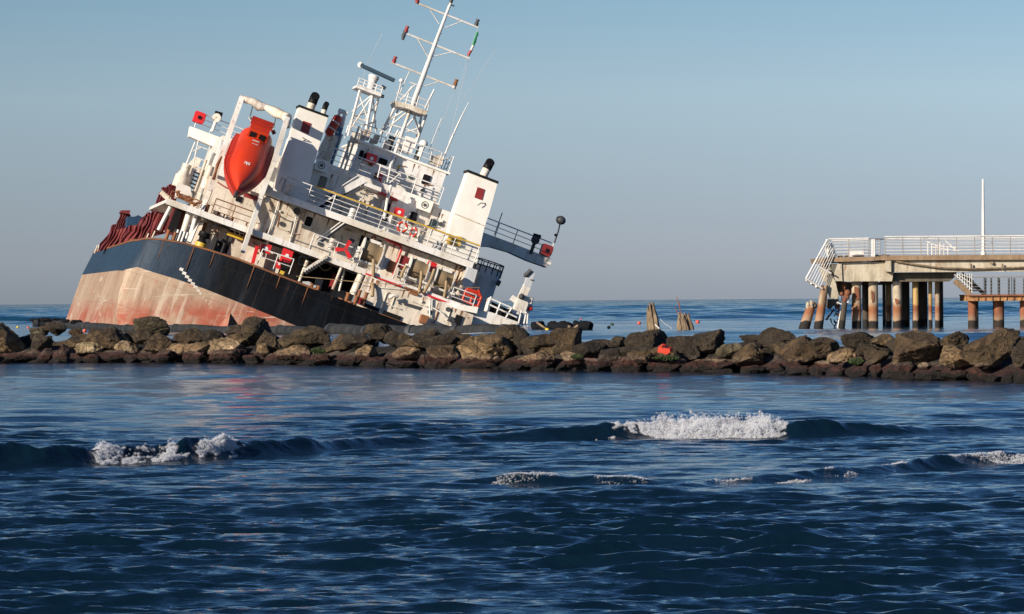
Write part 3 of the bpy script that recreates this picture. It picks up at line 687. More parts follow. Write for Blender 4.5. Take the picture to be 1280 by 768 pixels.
# ---------------- hull: stations from the transom forward
st0 = [(179, 299), (173, 312), (164, 325), (157, 337), (152, 352), (148, 372), (146, 392), (150, 420), (158, 450)]
top0 = XZ(st0, 0)
far_top = PL(119, 317, 51); far_pt = PL(109, 346, 51)
def station(y):
    t = min(1, y / 9.0); t = t * t * (3 - 2 * t)
    g = min(1, y / 51.0)
    x_side = -.55 - .25 * t
    zb = top0[3][1] * (1 - g) + far_pt.z * g                  # paint boundary height
    zt = 0 * (1 - g) + far_top.z * g
    rows = []
    for i, (x, z) in enumerate(top0):
        if i <= 3: zz = zt + (zb - zt) * i / 3
        else: zz = zb + (z - top0[3][1]) * (1.0)
        xf = -.15 * t + (far_top.x * g) + (-.25 * t * i / 3 if i <= 3 else -.25 * t)
        # the stern corner is rounded: at y=0 use the traced outline
        rows.append(((x * (1 - t) + xf * t), zz))
    return rows
ysn = [0, 1.0, 2.2, 3.8, 6, 9, 15, 25, 38, 51, 60, 68, 75, 82, 88]
vs = []; rowsn = len(top0)
BEAM = 18.0
stations = []
for y in ysn:
    rr2 = station(min(y, 51))
    if y > 51:                                            # bow closes towards the centreline
        k = (y - 51) / 37.0; rr2 = [(x + (BEAM * .5) * k ** 2.2 * (1 if z > -5 else 1.15), z + .6 * k * k) for x, z in rr2]
    stations.append(rr2)
mb = MB(); fs = []; fm = []
# port side
base = []
for y, rw in zip(ysn, stations):
    base.append(len(vs)); vs += [(x, y, z) for x, z in rw]
for i in range(len(ysn) - 1):
    for j in range(rowsn - 1):
        fs.append((base[i] + j, base[i] + j + 1, base[i + 1] + j + 1, base[i + 1] + j)); fm.append(0 if j < 3 else 1)
# transom surface: columns to starboard, bulging aft (rounded stern)
cols = [(179, 299, 157, 337), (188, 298.5, 172, 334), (205, 300, 190, 340), (229, 304, 220, 349), (262, 313, 255, 361), (300, 325, 298, 378), (345, 343, 345, 397), (395, 362, 390, 416), (440, 380, 430, 434), (520, 409, 500, 462), (600, 438, 570, 492)]
def bulge(x): x = max(0, min(18, x)); return -2.0 * math.sin(math.pi * min(1, x / 18)) ** .7
prev = base[0]; nrows = rowsn
tb = []
for ci, (ax, ay, bx, by) in enumerate(cols):
    if ci == 0: tb.append([base[0] + j for j in range(nrows)]); continue
    y = bulge((ax - 179) / 19.9)
    a = PL(ax, ay, y); b = PL(bx, by, y); idxs = []
    for j in range(nrows):
        if j <= 3: p = a.lerp(b, j / 3)
        else:
            q = top0[j][1] - top0[3][1]
            p = Vector((b.x + (top0[j][0] - top0[3][0]) * max(0, 1 - ci / 4), y + .10 * abs(q) * min(1, ci / 3), b.z + q))
        idxs.append(len(vs)); vs.append(tuple(p))
    tb.append(idxs)
for i in range(len(tb) - 1):
    for j in range(nrows - 1):
        fs.append((tb[i][j], tb[i + 1][j], tb[i + 1][j + 1], tb[i][j + 1])); fm.append(0 if j < 3 else 1)
# starboard side (mostly under water)
sb = []
for y, rw in zip(ysn, stations):
    sx = BEAM if y <= 51 else BEAM - (rw[0][0] - stations[9][0][0])
    sb.append(len(vs)); zt_ = rw[0][1]
    vs += [(sx, y, zt_ - .2), (sx, y, zt_ - 6.5)]
for i in range(len(ysn) - 1):
    fs.append((sb[i], sb[i + 1], sb[i + 1] + 1, sb[i] + 1)); fm.append(0)
mb.add(vs, fs, True)
hull = mb.build('hull', None, ship, mats=[M['topside'], M['antifoul']], fm=fm)
# deck of the hull
mb = MB(); dv = []
for y, rw in zip(ysn, stations):
    sx = BEAM if y <= 51 else BEAM - (rw[0][0] - stations[9][0][0])
    dv += [(rw[0][0] + .15, y, rw[0][1] - .75), (sx, y, rw[0][1] - 1.0)]
mb.add(dv, [(2 * i, 2 * i + 1, 2 * i + 3, 2 * i + 2) for i in range(len(ysn) - 1)])
mb.build('main_deck', M['rustpaint'], ship)
# rust rim along the top of the bulwark
mb = MB(); mb.tube([Vector((rw[0][0], y, rw[0][1] + .02)) for y, rw in zip(ysn[:12], stations)][::-1] + [Vector(vs[tb[i][0]]) for i in range(1, 8)], .07, 5)
mb.build('bulwark_rim', M['rustpaint'], ship)
# draught marks running down the transom
mb = MB()
for i in range(15):
    t = i / 14; px = 227 + (277 - 227) * t; py = 337 + (396 - 337) * t ** .95
    p = PL(px, py, bulge((px - 179) / 19.9) + (.0 if i < 2 else .10 * max(0, (py - 350) / 19.9)) - .12)
    s = .13 if i < 8 else .10
    mb.box((p.x - s, p.y - .03, p.z - s * .7), (p.x + s * .8, p.y + .2, p.z + s * .7))
mb.build('draught_marks', M['white'], ship)

# ---------------- deck levels
def zat(px, py, y): return PL(px, py, y).z
zC, zB, zA, zT = zat(400, 317.5, 3), zat(460, 282, 6), zat(450, 220, 10), zat(450, 178, 12)
def wx(px, z, y):
    """ship x of the point of height z and depth y seen in column px"""
    f = lambda x: ((lambda q: q.dot(RT) / q.dot(FW) * FPX + 640)(O_ + S_ * x + F_ * y + U_ * z - CAM)) - px
    a, b = -30.0, 60.0
    for _ in range(40):
        c = (a + b) / 2
        if f(c) > 0: b = c
        else: a = c
    return (a + b) / 2
def house(name, pl, pr, z0, z1, y0, y1, mat='white', parent=ship, bev=0):
    return MB().box((wx(pl, z0, y0), y0, z0), (wx(pr, z0, y0), y1, z1)).build(name, M[mat], parent)
# deck plates with pale edges
def deckplate(name, pl, pr, z, y0, y1, th=.32, mat='white'):
    mb = MB(); x0, x1 = wx(pl, z, y0), wx(pr, z, y0)
    mb.box((x0, y0, z - th), (x1, y1, z)); mb.box((x0, y0 - .05, z - th - .08), (x1, y0, z + .06))
    return mb.build(name, M[mat], ship)
dC = deckplate('poop_deck', 209, 591, zC, 3, 22, .24)
dB = deckplate('boat_deck', 332, 592, zB, 6, 22, .28)
dA = deckplate('bridge_deck', 410, 549, zA, 10, 22, .22)

# ---------------- lower tier (hull deck to poop deck)
h1 = house('lower_deckhouse', 238, 338, zC - 3.4, zC - .36, 6.0, 22, 'grime_white')
h1b = MB().box((wx(338, zC, 9), 9, zC - 4.2), (wx(452, zC, 9), 22, zC - .36)).build('mooring_deck_bulkhead', M['grime_white'], ship)
# white shell wall on the starboard side of the mooring deck
wall = plate('stern_wall', [(459, 344), (503, 361), (548, 377), (592, 394), (580, 440), (530, 424), (489, 408), (440, 389)], 1.5, 2.1, 'grime_white')
plate('stern_wall_sill', [(441, 381), (460, 386), (507, 404), (506, 409), (470, 398), (440, 387)], 1.2, 1.5, 'rustpaint', wall)
plate('red_edge', [(458, 341.5), (502, 357), (502, 359.2), (458, 343.7)], 2.6, 2.95, 'red', dC)
plate('red_edge', [(536, 368.5), (565, 379.5), (565, 381.5), (536, 371)], 2.6, 2.95, 'red', dC)
for pts in ([(456, 379), (475, 386), (473, 390), (455, 383)], [(480, 388), (502, 396), (500, 401), (479, 393)], [(571, 393), (579, 396), (575, 407), (566, 404)]):
    plate('opening', pts, 1.38, 1.55, 'void', wall)
plate('rust_box', [(528, 393), (537, 396), (532, 405), (525, 403)], .6, 1.45, 'rustpaint', wall)
for pts in ([(506, 358), (523, 364), (522, 368), (505, 361)], [(513, 363), (524, 367), (522, 370), (512, 367)]):
    plate('fairlead', pts, 1.3, 1.6, 'rustpaint', wall)
mb = MB()
for a, b in (((504, 378.5), (512, 381)), ((513, 381.2), (526, 385)), ((505, 380.6), (524, 386.6)), ((498, 379), (500, 380))):
    mb.obox(PL(*a, 1.46), PL(*b, 1.46), .10, .10)
mb.build('worn_lettering', M['darkgrey'], wall)
mb = MB(); mb.tube([PL(538, 372, 1.3), PL(537, 396, 1.3)], .06, 6); mb.tube([PL(488, 372, 1.1), PL(492, 369, .9), PL(497, 371, 1.1)], .12, 6)
mb.tube([PL(541, 385, 1.35), PL(552, 391, 1.3), PL(560, 399, 1.35)], .05, 5)
mb.build('pipework', M['white'], wall)
# bitts on the hull edge in front of the wall
def bitt(px, py, y, s=1.0, mat='rustpaint'):
    mb = MB(); p = PL(px, py, y)
    for dx in (-.28 * s, .28 * s):
        mb.tube([p + Vector((dx, 0, -.4)), p + Vector((dx, 0, .45 * s))], .14 * s, 10); mb.tube([p + Vector((dx, 0, .45 * s)), p + Vector((dx, 0, .52 * s))], .19 * s, 10)
    return mb.build('mooring_bitts', M[mat], ship)
for a in ((438, 378, .2), (429, 386, -.5, 1.1), (392, 364, .4, .8), (452, 372, .5, .8), (273, 312, .5, 1.0, 'black'), (280, 308, 1.0, .8, 'black'), (213, 297, .6, .8, 'rustpaint')): bitt(*a)
# diagonal white chute / stair down from the poop deck, stair at left
mb = MB(); mb.obox(PL(379, 339, 3.2), PL(408, 321, 3.2), .9, .17); mb.build('deck_stair', M['white'], ship)
mb = MB()
for k in range(9):
    a = PL(381 + 3.1 * k, 341.5 - 1.9 * k, 3.0); mb.box((a.x - .14, 2.6, a.z - .02), (a.x + .14, 4.2, a.z + .05))
mb.build('stair_treads', M['darkgrey'], ship)
# pillars and doors under the poop deck
def pillar(px, py, qx, qy, y, r=.16, mat='white', parent=ship):
    return MB().tube([PL(px, py, y), PL(qx, qy, y)], r, 8).build('pillar', M[mat], parent)
for a in ((384, 326, 374, 352, 3.3, .10, 'grime_white'), (427, 334, 416, 362, 3.3, .10, 'grime_white'), (452, 344, 441, 369, 3.0, .26, 'grime_white'), (336, 300, 329, 322, 5.5, .1), (431, 335, 424, 364, 4.0, .07)): pillar(*a)
plate('doorway', [(434, 340), (445, 344), (437, 366), (427, 362)], 8.6, 9.05, 'void', h1b)
plate('doorway', [(357, 322), (363, 324), (359, 337), (353, 335)], 5.7, 6.3, 'void', h1)
plate('red_locker', [(417, 341), (422, 343), (416, 361), (411, 359)], 7.6, 8.9, 'maroon', h1b)
plate('grey_locker', [(396, 347), (404, 350), (401, 362), (392, 358)], 7.8, 8.9, 'grey', h1b)  # plain grey locker
plate('red_box', [(448, 371), (455, 373), (452, 381), (446, 379)], 1.0, 1.6, 'maroon', wall)
for (px, py) in ((378.5, 326.5),):
    mb = MB(); mb.ring(PL(px, py, 3.6), (0, 1, 0), .28, .13); mb.build('tyre_fender', M['rubber'], ship)
MB().ring(PL(407, 330, 5), (0, 1, 0), .42, .05).build('hose_coil', M['rope'], ship)
plate('recess_shade_panel', [(380, 341), (409, 325), (424, 334), (412, 366), (370, 352)], 8.2, 8.95, 'black', h1b)  # black panel painting the shade of the mooring recess
plate('oily_patch', [(378, 352), (386, 352), (396, 358), (392, 362), (380, 358)], 7.0, 7.4, 'grey', h1b)
plate('recess_shade_panel', [(452, 346), (462, 349), (452, 372), (443, 368)], 5.5, 6.0, 'darkgrey', h1b)  # dark grey panel, painted shade again
# fire lockers with white marks
def firebox(pts, y, mark):
    o = plate('fire_locker', pts, y, y + .45, 'red')
    c = sum((PL(*p, y) for p in pts), Vector()) / len(pts)
    MB().tube([c + Vector((0, -.03, .0)), c + Vector((0, .02, .0))], mark, 10).build('mark', M['flagwhite'], o); return o
firebox([(327, 305), (340, 307), (337, 318), (325, 315)], 3.2, .15)
firebox([(355, 310), (367, 315), (363, 329), (350, 326)], 3.2, .13)
firebox([(347, 323), (353, 326), (351, 337), (345, 335)], 4.5, .08)
plate('red_white_locker', [(320, 307), (324, 308.5), (318, 330), (314, 329)], 5.0, 5.4, 'red')
rail('railing', [PL(322, 330, 2.2), PL(361, 343, 2.2)], 1.0, 2, 1.0)
plate('yellow_plate', [(351, 338), (356, 340), (354, 344), (349, 342)], 1.9, 2.0, 'yellow')
# left half of the lower tier: side passage in dark red, posts, vents, skylight
plate('side_passage', [(217, 258), (236, 265), (229, 299), (205, 291)], 5.4, 5.7, 'hatchred')
plate('passage_opening', [(219, 262), (228, 264), (219, 292), (209, 288)], 5.2, 5.35, 'void')
for a in ((213, 259, 198, 288, 3.6, .13, 'white'), (237, 266, 226, 302, 5.0, .22, 'white'), (246, 268, 236, 302, 4.4, .16, 'white'), (227, 268, 205, 290, 8.4, .045, 'railwhite')): pillar(*a)
mb = MB()
for i in range(4):
    a = PL(221 + 4 * i, 287 + 1.2 * i, 1.6); mb.tube([a, a + Vector((0, 0, -.75))], .13, 8)
mb.build('vent_pipes', M['black'], ship)
mb = MB()
for i in range(4):
    a = PL(223 + 4 * i, 287.5 + 1.2 * i, 1.55); mb.tube([a, a + Vector((0, 0, -.75))], .10, 8)
mb.build('vent_pipes', M['railwhite'], ship)
def mushroom(px, py, y, mat, s=1):
    p = PL(px, py, y); mb = MB()
    mb.tube([p + Vector((0, 0, -.5 * s)), p + Vector((0, 0, .05 * s)), p + Vector((0, 0, .3 * s))], [.38 * s, .34 * s, .16 * s], 12)
    mb.tube([p + Vector((0, 0, .3 * s)), p + Vector((0, 0, .42 * s)), p + Vector((0, 0, .72 * s))], [.16 * s, .40 * s, .36 * s], 12)
    o = mb.build('deck_ventilator', M['black'], ship)
    MB().tube([p + Vector((0, 0, -.35 * s)), p + Vector((0, 0, .02 * s))], .37 * s, 12).build('band', M[mat], o); return o
mushroom(252, 304, 1.2, 'yellow'); mushroom(274, 311, 1.0, 'darkgrey', .85)
sk = plate('skylight', [(285, 279), (307, 286), (303, 298), (289, 292)], 5.4, 6.0, 'void', h1)
mb = MB()
for a, b in (((291, 280), (295, 296)), ((298, 283), (300, 297)), ((285.5, 281), (306, 288)), ((287, 286), (305, 293))): mb.tube([PL(*a, 5.3), PL(*b, 5.3)], .035, 5)
mb.build('grating', M['railwhite'], sk)
plate('grille_sill', [(285, 289), (305, 296.5), (303, 301), (284, 294)], 5.1, 5.5, 'yellow', h1)
mb = MB(); mb.tube([PL(257, 278, 5.8), PL(251, 298, 5.8)], .12, 6); mb.tube([PL(272, 274, 5.9), PL(270, 284, 5.9), PL(272, 296, 5.9)], .035, 5)
mb.build('standpipe', M['rustpaint'], h1)
plate('cable_tray', [(254, 270), (280, 279), (279, 282), (253, 273)], 5.3, 5.9, 'grime_white', h1)

# ---------------- middle tier: poop deck to boat deck
h2 = MB().box((wx(246, zC, 8), 8, zC), (wx(584, zC, 8), 22, zB - .34)).build('middle_deckhouse', M['grime_white'], ship)
def window(px, py, w_, h_, y, parent, mat='glass', frame='railwhite'):
    c = PL(px, py, y); mb = MB(); mb.box((c.x - w_ / 2 - .035, y - .05, c.z - h_ / 2 - .035), (c.x + w_ / 2 + .035, y + .1, c.z + h_ / 2 + .035), .07)
    o = mb.build('window', M[frame], parent)
    MB().box((c.x - w_ / 2, y - .085, c.z - h_ / 2), (c.x + w_ / 2, y - .03, c.z + h_ / 2), .06).build('pane', M[mat], o); return o
window(298.5, 249, .42, .40, 8, h2, 'void'); window(385.7, 277, .46, .62, 8, h2, 'void')
plate('doorway', [(452, 294), (462, 298), (456, 318), (446, 314)], 7.9, 8.05, 'void', h2)
plate('doorway', [(522, 322), (529, 325), (524, 338), (518, 336)], 7.9, 8.05, 'void', h2)
plate('doorway', [(553, 334), (566, 339), (562, 352), (549, 347)], 7.9, 8.05, 'void', h2)
plate('maroon_door', [(502, 319), (513, 323), (508, 338), (497, 334)], 7.86, 8.05, 'maroon', h2)
# wall doors' sills, pipes and stains give the wall some relief
mb = MB()
for a, b in (((345, 265), (333, 298)), ((371, 269), (362, 303)), ((352, 242), (338, 284)), ((407, 290), (411, 300))): mb.tube([PL(*a, 7.85), PL(*b, 7.85)], .05, 5)
mb.build('standpipe', M['railwhite'], h2)
MB().tube([PL(371, 264, 7.6), PL(371, 264, 8)], .24, 12).build('ventilation_cowl', M['darkgrey'], h2)
mb = MB(); mb.obox(PL(399, 304, 6.6), PL(436, 276, 6.6), .9, .16); o = mb.build('inner_stair', M['darkgrey'], h2)
mb = MB(); mb.tube([PL(396, 300, 6.1), PL(436, 270, 6.1)], .04, 5); mb.tube([PL(396, 304, 6.1), PL(436, 275, 6.1)], .05, 5); mb.build('stair_rail', M['railwhite'], h2)
plate('green_locker', [(438, 298), (444, 300.5), (442, 304), (436, 301.5)], 7.8, 8.0, 'tarp', h2)
# red pipe
mb = MB(); mb.tube([PL(481, 294, 7.7), PL(483, 300, 7.7), PL(500, 307, 7.7), PL(502, 312, 7.7), PL(495, 330, 7.7), PL(491, 344, 7.7)], .075, 6)
mb.build('fire_main', M['red'], h2)
mb = MB(); mb.box((wx(530, zB - 2.3, 7.9), 7.7, zB - 1.9), (wx(531, zB - 2.3, 7.9) + .3, 7.95, zB - 1.4)); 
plate('fire_locker', [(537, 326), (547, 330), (543, 341), (533, 337)], 5.6, 6.2, 'red')
# red three bladed emblem on the rail
c = PL(431.5, 312, 2.7); mb = MB()
for k in range(3):
    a = math.radians(82 + 120 * k); d = Vector((math.cos(a), 0, math.sin(a))); nrm = Vector((-d.z, 0, d.x))
    q = [c + d * .05 - nrm * .08, c + d * .62 - nrm * .17, c + d * .66 + nrm * .10, c + d * .05 + nrm * .10]
    mb.add([v + Vector((0, -.04, 0)) for v in q] + [v + Vector((0, .04, 0)) for v in q], [(0, 1, 2, 3), (7, 6, 5, 4), (0, 4, 5, 1), (1, 5, 6, 2), (2, 6, 7, 3), (3, 7, 4, 0)])
mb.build('three_bladed_emblem', M['red'], ship)
# rails on the poop deck
def deckrail(pl, pr, z, y, **k): return rail('railing', [Vector((wx(pl, z, y), y, z)), Vector((wx(pr, z, y), y, z))], **k)
deckrail(386, 446, zC, 3.1, h=1.1)
deckrail(490, 505, zC, 3.1, h=1.1, post=.8)
deckrail(562, 590, zC, 3.1, h=.9)
deckrail(263, 312, zC, 4.2, h=1.15, post=1.3, mat='rustpaint')
deckrail(211, 245, zC, 3.2, h=.6, n=2, mat='rustpaint')

# mooring winches: white cheeks, rope on the drum
def winch(px, py, s, y):
    c = PL(px, py, y); w0 = empty('mooring_winch', c); w0.parent = ship
    def at(dx, dy, dz): return Vector((dx, dy, dz)) * s
    for sx in (-1, 1):
        MB().tube([at(sx * .62, 0, 0), at(sx * .70, 0, 0)], .82 * s, 22).build('cheek', M['white'], w0)
    mb = MB(); seg = 14; pts = []; rad = []
    for i in range(seg + 1):
        t = i / seg; pts.append(at(-.62 + 1.24 * t, 0, 0)); rad.append(s * (.60 + .035 * (i % 2) + .05 * math.sin(t * 5)))
    mb.tube(pts, rad, 24); mb.build('rope_drum', M['rope'], w0)
    mb = MB(); mb.obox(at(-1, .0, -.75), at(1.05, 0, -.75), 1.4 * s, .14 * s)
    for sx in (-.85, .85): mb.obox(at(sx, 0, -.8), at(sx, 0, .1), .16 * s, .5 * s, Vector((0, 1, 0)))
    mb.box(at(-.9, -.5, -1.15), at(-.7, .5, -.75)); mb.box(at(.75, -.5, -1.15), at(.95, .5, -.75))
    mb.build('frame', M['white'], w0)
    MB().box(at(-.3, -.25, .62), at(.42, .3, .82)).build('brake_cover', M['white'], w0)
    return w0
winch(464, 316, 1.0, 4.2); winch(522, 337, .92, 4.4); winch(554, 350, .9, 4.4)
# mooring ropes hanging over the edge
def rope(pts, y, r=.12, name='mooring_rope'): return MB().tube([PL(a, b, y if len(c) == 0 else c[0]) for a, b, *c in pts], r, 7).build(name, M['rope'], ship)
rope([(467, 325, 3.2), (467, 333, 2.9), (466.5, 345, 2.7), (466, 358, 1.2), (465.5, 371, 1.1)], 3, .12)
rope([(527, 340, 3.3), (526, 352, 2.9), (524, 362, 2.8), (525, 366, 2.6)], 3, .10)
rope([(543, 337, 3.1), (540, 346, 2.9), (535, 357, 2.8), (530, 366, 2.7), (527, 364, 2.9)], 3, .10)
rope([(558, 352, 3.3), (557, 362, 2.9), (555, 372, 2.8)], 3, .09)
rope([(508, 332, 3.0), (503, 341, 2.9), (501, 347, 2.9)], 3, .1)
rope([(370, 345.5, 2.0), (420, 350, 1.4), (460, 354, 1.0), (520, 357, .8), (600, 360, .6)], 1, .022, 'slack_line')

# ---------------- boat deck: yellow rail, house, funnels
rb = deckrail(352, 592, zB, 6.1, h=1.2, n=4, post=1.75)
mb = MB(); a = Vector((wx(386, zB, 6.05), 6.05, zB + 1.24)); b_ = Vector((wx(592, zB, 6.05), 6.05, zB + 1.24)); mb.tube([a, b_], .055, 6); mb.build('handrail', M['yellow'], rb)
h3 = MB().box((wx(350, zB, 10), 10, zB), (wx(575, zB, 10), 22, zA - .22)).build('upper_deckhouse', M['white'], ship)
plate('doorway', [(481, 252), (490, 256), (483, 279), (473, 275)], 9.9, 10.05, 'void', h3)
plate('door_leaf', [(479, 250), (482, 251), (475, 275), (471, 274)], 9.3, 9.95, 'railwhite', h3)
plate('door_jamb', [(490, 254), (495, 256), (487, 282), (483, 280)], 9.5, 9.95, 'white_clean', h3)
plate('door_canopy', [(471, 237), (497, 249), (497, 252), (471, 240)], 9.3, 10.0, 'red', h3)
window(403, 228, .42, .72, 10, h3, 'glass', 'darkgrey'); window(516.5, 271.5, .46, .68, 10, h3, 'void'); window(541, 280, .48, .62, 10, h3, 'glass')
firebox([(495, 259), (506, 262), (504, 272), (492, 269)], 8.9, .12)
def aircon(px, py, y, parent, s=1):
    c = PL(px, py, y); o = MB().box((c.x - .45 * s, y - .4, c.z - .38 * s), (c.x + .45 * s, y, c.z + .38 * s), .04).build('air_conditioner', M['white_clean'], parent)
    mb = MB(); mb.ring((c.x - .05, y - .42, c.z), (0, 1, 0), .22 * s, .022, 16, 5); mb.tube([(c.x - .05, y - .44, c.z), (c.x - .05, y - .40, c.z)], .11 * s, 12); mb.build('fan', M['darkgrey'], o)
aircon(402, 207.5, 9.9, h3, 1.0); aircon(531, 257, 9.9, h3, 1.0)
# outside stair up to the bridge deck
mb = MB(); mb.obox(PL(399, 260, 8), PL(455, 227, 8), 1.1, .22); mb.build('outside_stair', M['void'], h3)
mb = MB(); mb.obox(PL(420, 243, 7.4), PL(456, 224, 7.4), .1, .45); mb.obox(PL(398, 257, 7.3), PL(420, 244, 7.3), .08, .12)
mb.tube([PL(416, 240, 7.3), PL(449, 219, 7.3)], .045, 5); mb.tube([PL(444, 256, 8.0), PL(466, 236, 8.0)], .04, 5)
for k in range(5): mb.tube([PL(440 + 5 * k, 248 - 3.4 * k, 8.2), PL(450 + 5 * k, 252 - 3.4 * k, 8.2)], .05, 5)
mb.build('stair_rail', M['railwhite'], h3)
plate('stair_landing', [(456, 227), (477, 235), (476, 240), (455, 232)], 7.4, 10, 'white', h3)
plate('pale_green_panel', [(459, 243), (470, 247), (468, 256), (455, 250)], 9.7, 10, 'grime_white', h3)
mb = MB(); mb.tube([PL(489, 232, 8.8), PL(484, 250, 8.6), PL(480, 275, 8.4)], .10, 6); mb.build('awning_post', M['white'], h3)
mb = MB(); mb.obox(PL(560, 300, 7), PL(576, 302, 7), .5, .6); mb.ball(PL(562, 301, 6.6), .22); mb.build('valve_gear', M['yellow'], ship)
mb = MB(); mb.tube([PL(550, 305, 6.9), PL(556, 294, 6.9), PL(566, 297, 6.9), PL(570, 312, 6.9)], .05, 5); mb.build('hose_reel_frame', M['railwhite'], ship)

def funnel(body, base_pts, y0, y1, pipes, mark, cap, bracket):
    f = empty('funnel'); f.parent = ship
    a = XZ(body, y0)
    MB().prism(a, y0, y1).build('casing', M['white_clean'], f)
    plate('cap', cap, y0 - .12, y1 + .12, 'black', f)
    for (p, q, r) in pipes:
        P, Q = PL(*p, y0 + 1.2), PL(*q, y0 + 1.2); d = (Q - P)
        o = MB().tube([P - d * .4, P + d * .75, Q, Q + Vector((.02, -.12, .10))], r, 14).build('exhaust_pipe', M['grime_white'], f)
        MB().tube([P + d * .55, P + d * .78, Q + Vector((.01, -.03, .03)), Q + Vector((.02, -.16, .12))], r * 1.08, 14).build('sooty_tip', M['black'], o)
    plate('red_panel', mark, y0 - .05, y0 + .1, 'maroon', f)
    mb = MB(); mb.tube([PL(*bracket[0], y0 - .25), PL(*bracket[1], y0 - .25)], .03, 5); mb.tube([PL(*bracket[1], y0 - .25), PL(*bracket[2], y0)], .03, 5); mb.build('lamp_bracket', M['darkgrey'], f)
    return f
funnel([(375, 133), (410, 146.5), (392, 207), (380, 262), (340, 247), (350, 208)], None, 8, 9.8,
       [((387, 139), (393, 122), .28), ((403.5, 144), (407, 132), .17)], [(379, 151), (389, 154.5), (385.5, 168), (375.5, 164)],
       [(374, 131), (411, 144.5), (410.3, 147), (373.4, 133.5)], ((378, 172), (383, 175), (379, 176)))
funnel([(586, 214.3), (622, 229), (612, 265), (605, 286), (596, 330), (556, 315.5), (567, 268)], None, 7, 8.8,
       [((604.5, 219.5), (611.5, 205), .28)], [(597, 234), (606, 237), (602.5, 250.5), (593, 247)],
       [(585, 212.2), (623.5, 227), (623, 230), (584.5, 215.2)], ((597, 257), (601, 254), (607, 254.5)))
# ledge across the starboard funnel
mb = MB(); mb.obox(PL(568, 267, 6.95), PL(607, 283, 6.95), .12, .05); mb.build('funnel_ledge', M['grime_white'], ship)
# lifebuoys hanging on the rail (own things)
def lifebuoy(px, py, y, rad, label, ax=(0, 1, 0), sx=1):
    p = ship.matrix_world @ PL(px, py, y); e = empty('lifebuoy', p); e.rotation_euler = (ship.matrix_world.to_3x3()).to_euler()
    MB().ring((0, 0, 0), ax, rad, rad * .26, 24, 8).build('ring', M['orange'], e)
    mb = MB(); a3 = Vector(ax)
    for k in range(4):
        t = math.pi / 4 + k * math.pi / 2; o3 = a3.orthogonal().normalized(); b3 = a3.cross(o3); c3 = (o3 * math.cos(t) + b3 * math.sin(t)) * rad
        tdir = (-o3 * math.sin(t) + b3 * math.cos(t)); mb.tube([c3 - tdir * .05, c3 + tdir * .05], rad * .29, 10)
    mb.build('reflective_band', M['flagwhite'], e)
    tag(e, label, 'lifebuoy'); return e
lifebuoy(503, 284, 5.9, .30, 'round orange lifebuoy hanging flat on the yellow-topped deck rail')
lifebuoy(517, 290.5, 5.9, .27, 'orange lifebuoy seen almost edge on, right of the round one', (.80, .6, 0))

# ---------------- bridge house, top tier
hA = MB().box((wx(437, zA, 12), 12, zA), (wx(544, zA, 12), 22, zT)).build('bridge_house', M['white'], ship)
MB().box((wx(435, zA, 12) - .1, 11.8, zT), (wx(546, zA, 12) + .1, 22.2, zT + .14)).build('roof_edge', M['white_clean'], hA)
window(453, 194.5, .50, .62, 12, hA, 'void'); window(478.5, 202.5, .60, .42, 12, hA, 'void'); window(532.5, 225, .52, .68, 12, hA, 'void')
firebox([(460, 190.5), (472.5, 195), (469.5, 206), (457, 201.5)], 11.4, .12)
plate('yellow_sign', [(498, 207), (501, 208), (499.5, 211), (496.5, 210)], 11.9, 12, 'yellow', hA)
plate('green_sign', [(511, 219), (517, 221), (516, 224), (510, 222)], 11.9, 12, 'green', hA)
plate('red_extinguisher', [(476, 217), (479, 218), (475.5, 230), (473, 229)], 11.5, 11.9, 'red', hA)
deckrail(411, 548, zA, 10.1, h=1.15, n=3, post=1.8)
deckrail(432, 546, zT + .14, 12.1, h=1.1, n=3, post=1.2)
rail('railing', [Vector((wx(546, zA, 12), 12.1, zT + .14)), Vector((wx(546, zA, 12), 20, zT + .14))], 1.1, 3, 1.5)
# raft davit, ladder with its shade painted blue and pale locker left of the bridge house
plate('shaded_ladder_panel', [(424, 151), (431, 154), (415, 206), (408, 203)], 11, 11.4, 'blue')
plate('pale_locker', [(409, 166), (424, 171), (411, 204), (396, 199)], 10.4, 11.2, 'grime_white')
mb = MB(); mb.tube([PL(425, 141, 10.6), PL(411, 166, 10.6), PL(398, 190, 10.6)], .10, 6); mb.tube([PL(431, 142, 10.6), PL(427, 160, 10.6)], .12, 6); mb.tube([PL(423, 138, 10.6), PL(434, 142, 10.6)], .16, 6)
for k in range(6): mb.tube([PL(424 - 4.4 * k, 147 + 8 * k, 10.7), PL(432 - 4.4 * k, 150 + 8 * k, 10.7)], .045, 5)
mb.build('raft_davit', M['railwhite'], ship)
e = empty('life_raft', ship.matrix_world @ PL(417, 157, 10.2)); e.rotation_euler = ship.matrix_world.to_3x3().to_euler(); 
MB().tube([Vector((.12, 0, .72)), Vector((.12, 0, .60)), Vector((-.12, 0, -.62)), Vector((-.13, 0, -.72))], [.20, .30, .30, .2], 14).build('canister', M['orange'], e)
mb = MB(); mb.tube([Vector((.06, 0, .28)), Vector((.04, 0, .20))], .315, 14); mb.tube([Vector((-.04, 0, -.20)), Vector((-.06, 0, -.28))], .315, 14); mb.build('strap', M['flagwhite'], e)
tag(e, 'orange life raft canister in its rack left of the bridge house', 'life raft')
mb = MB()
for a, b in (((440, 170), (424, 216)), ((449, 158), (430, 214)), ((436, 176), (433, 200)), ((428, 168), (414, 208))): mb.tube([PL(*a, 11.6), PL(*b, 11.6)], .07, 6)
mb.build('wall_pipes', M['grime_white'], ship)

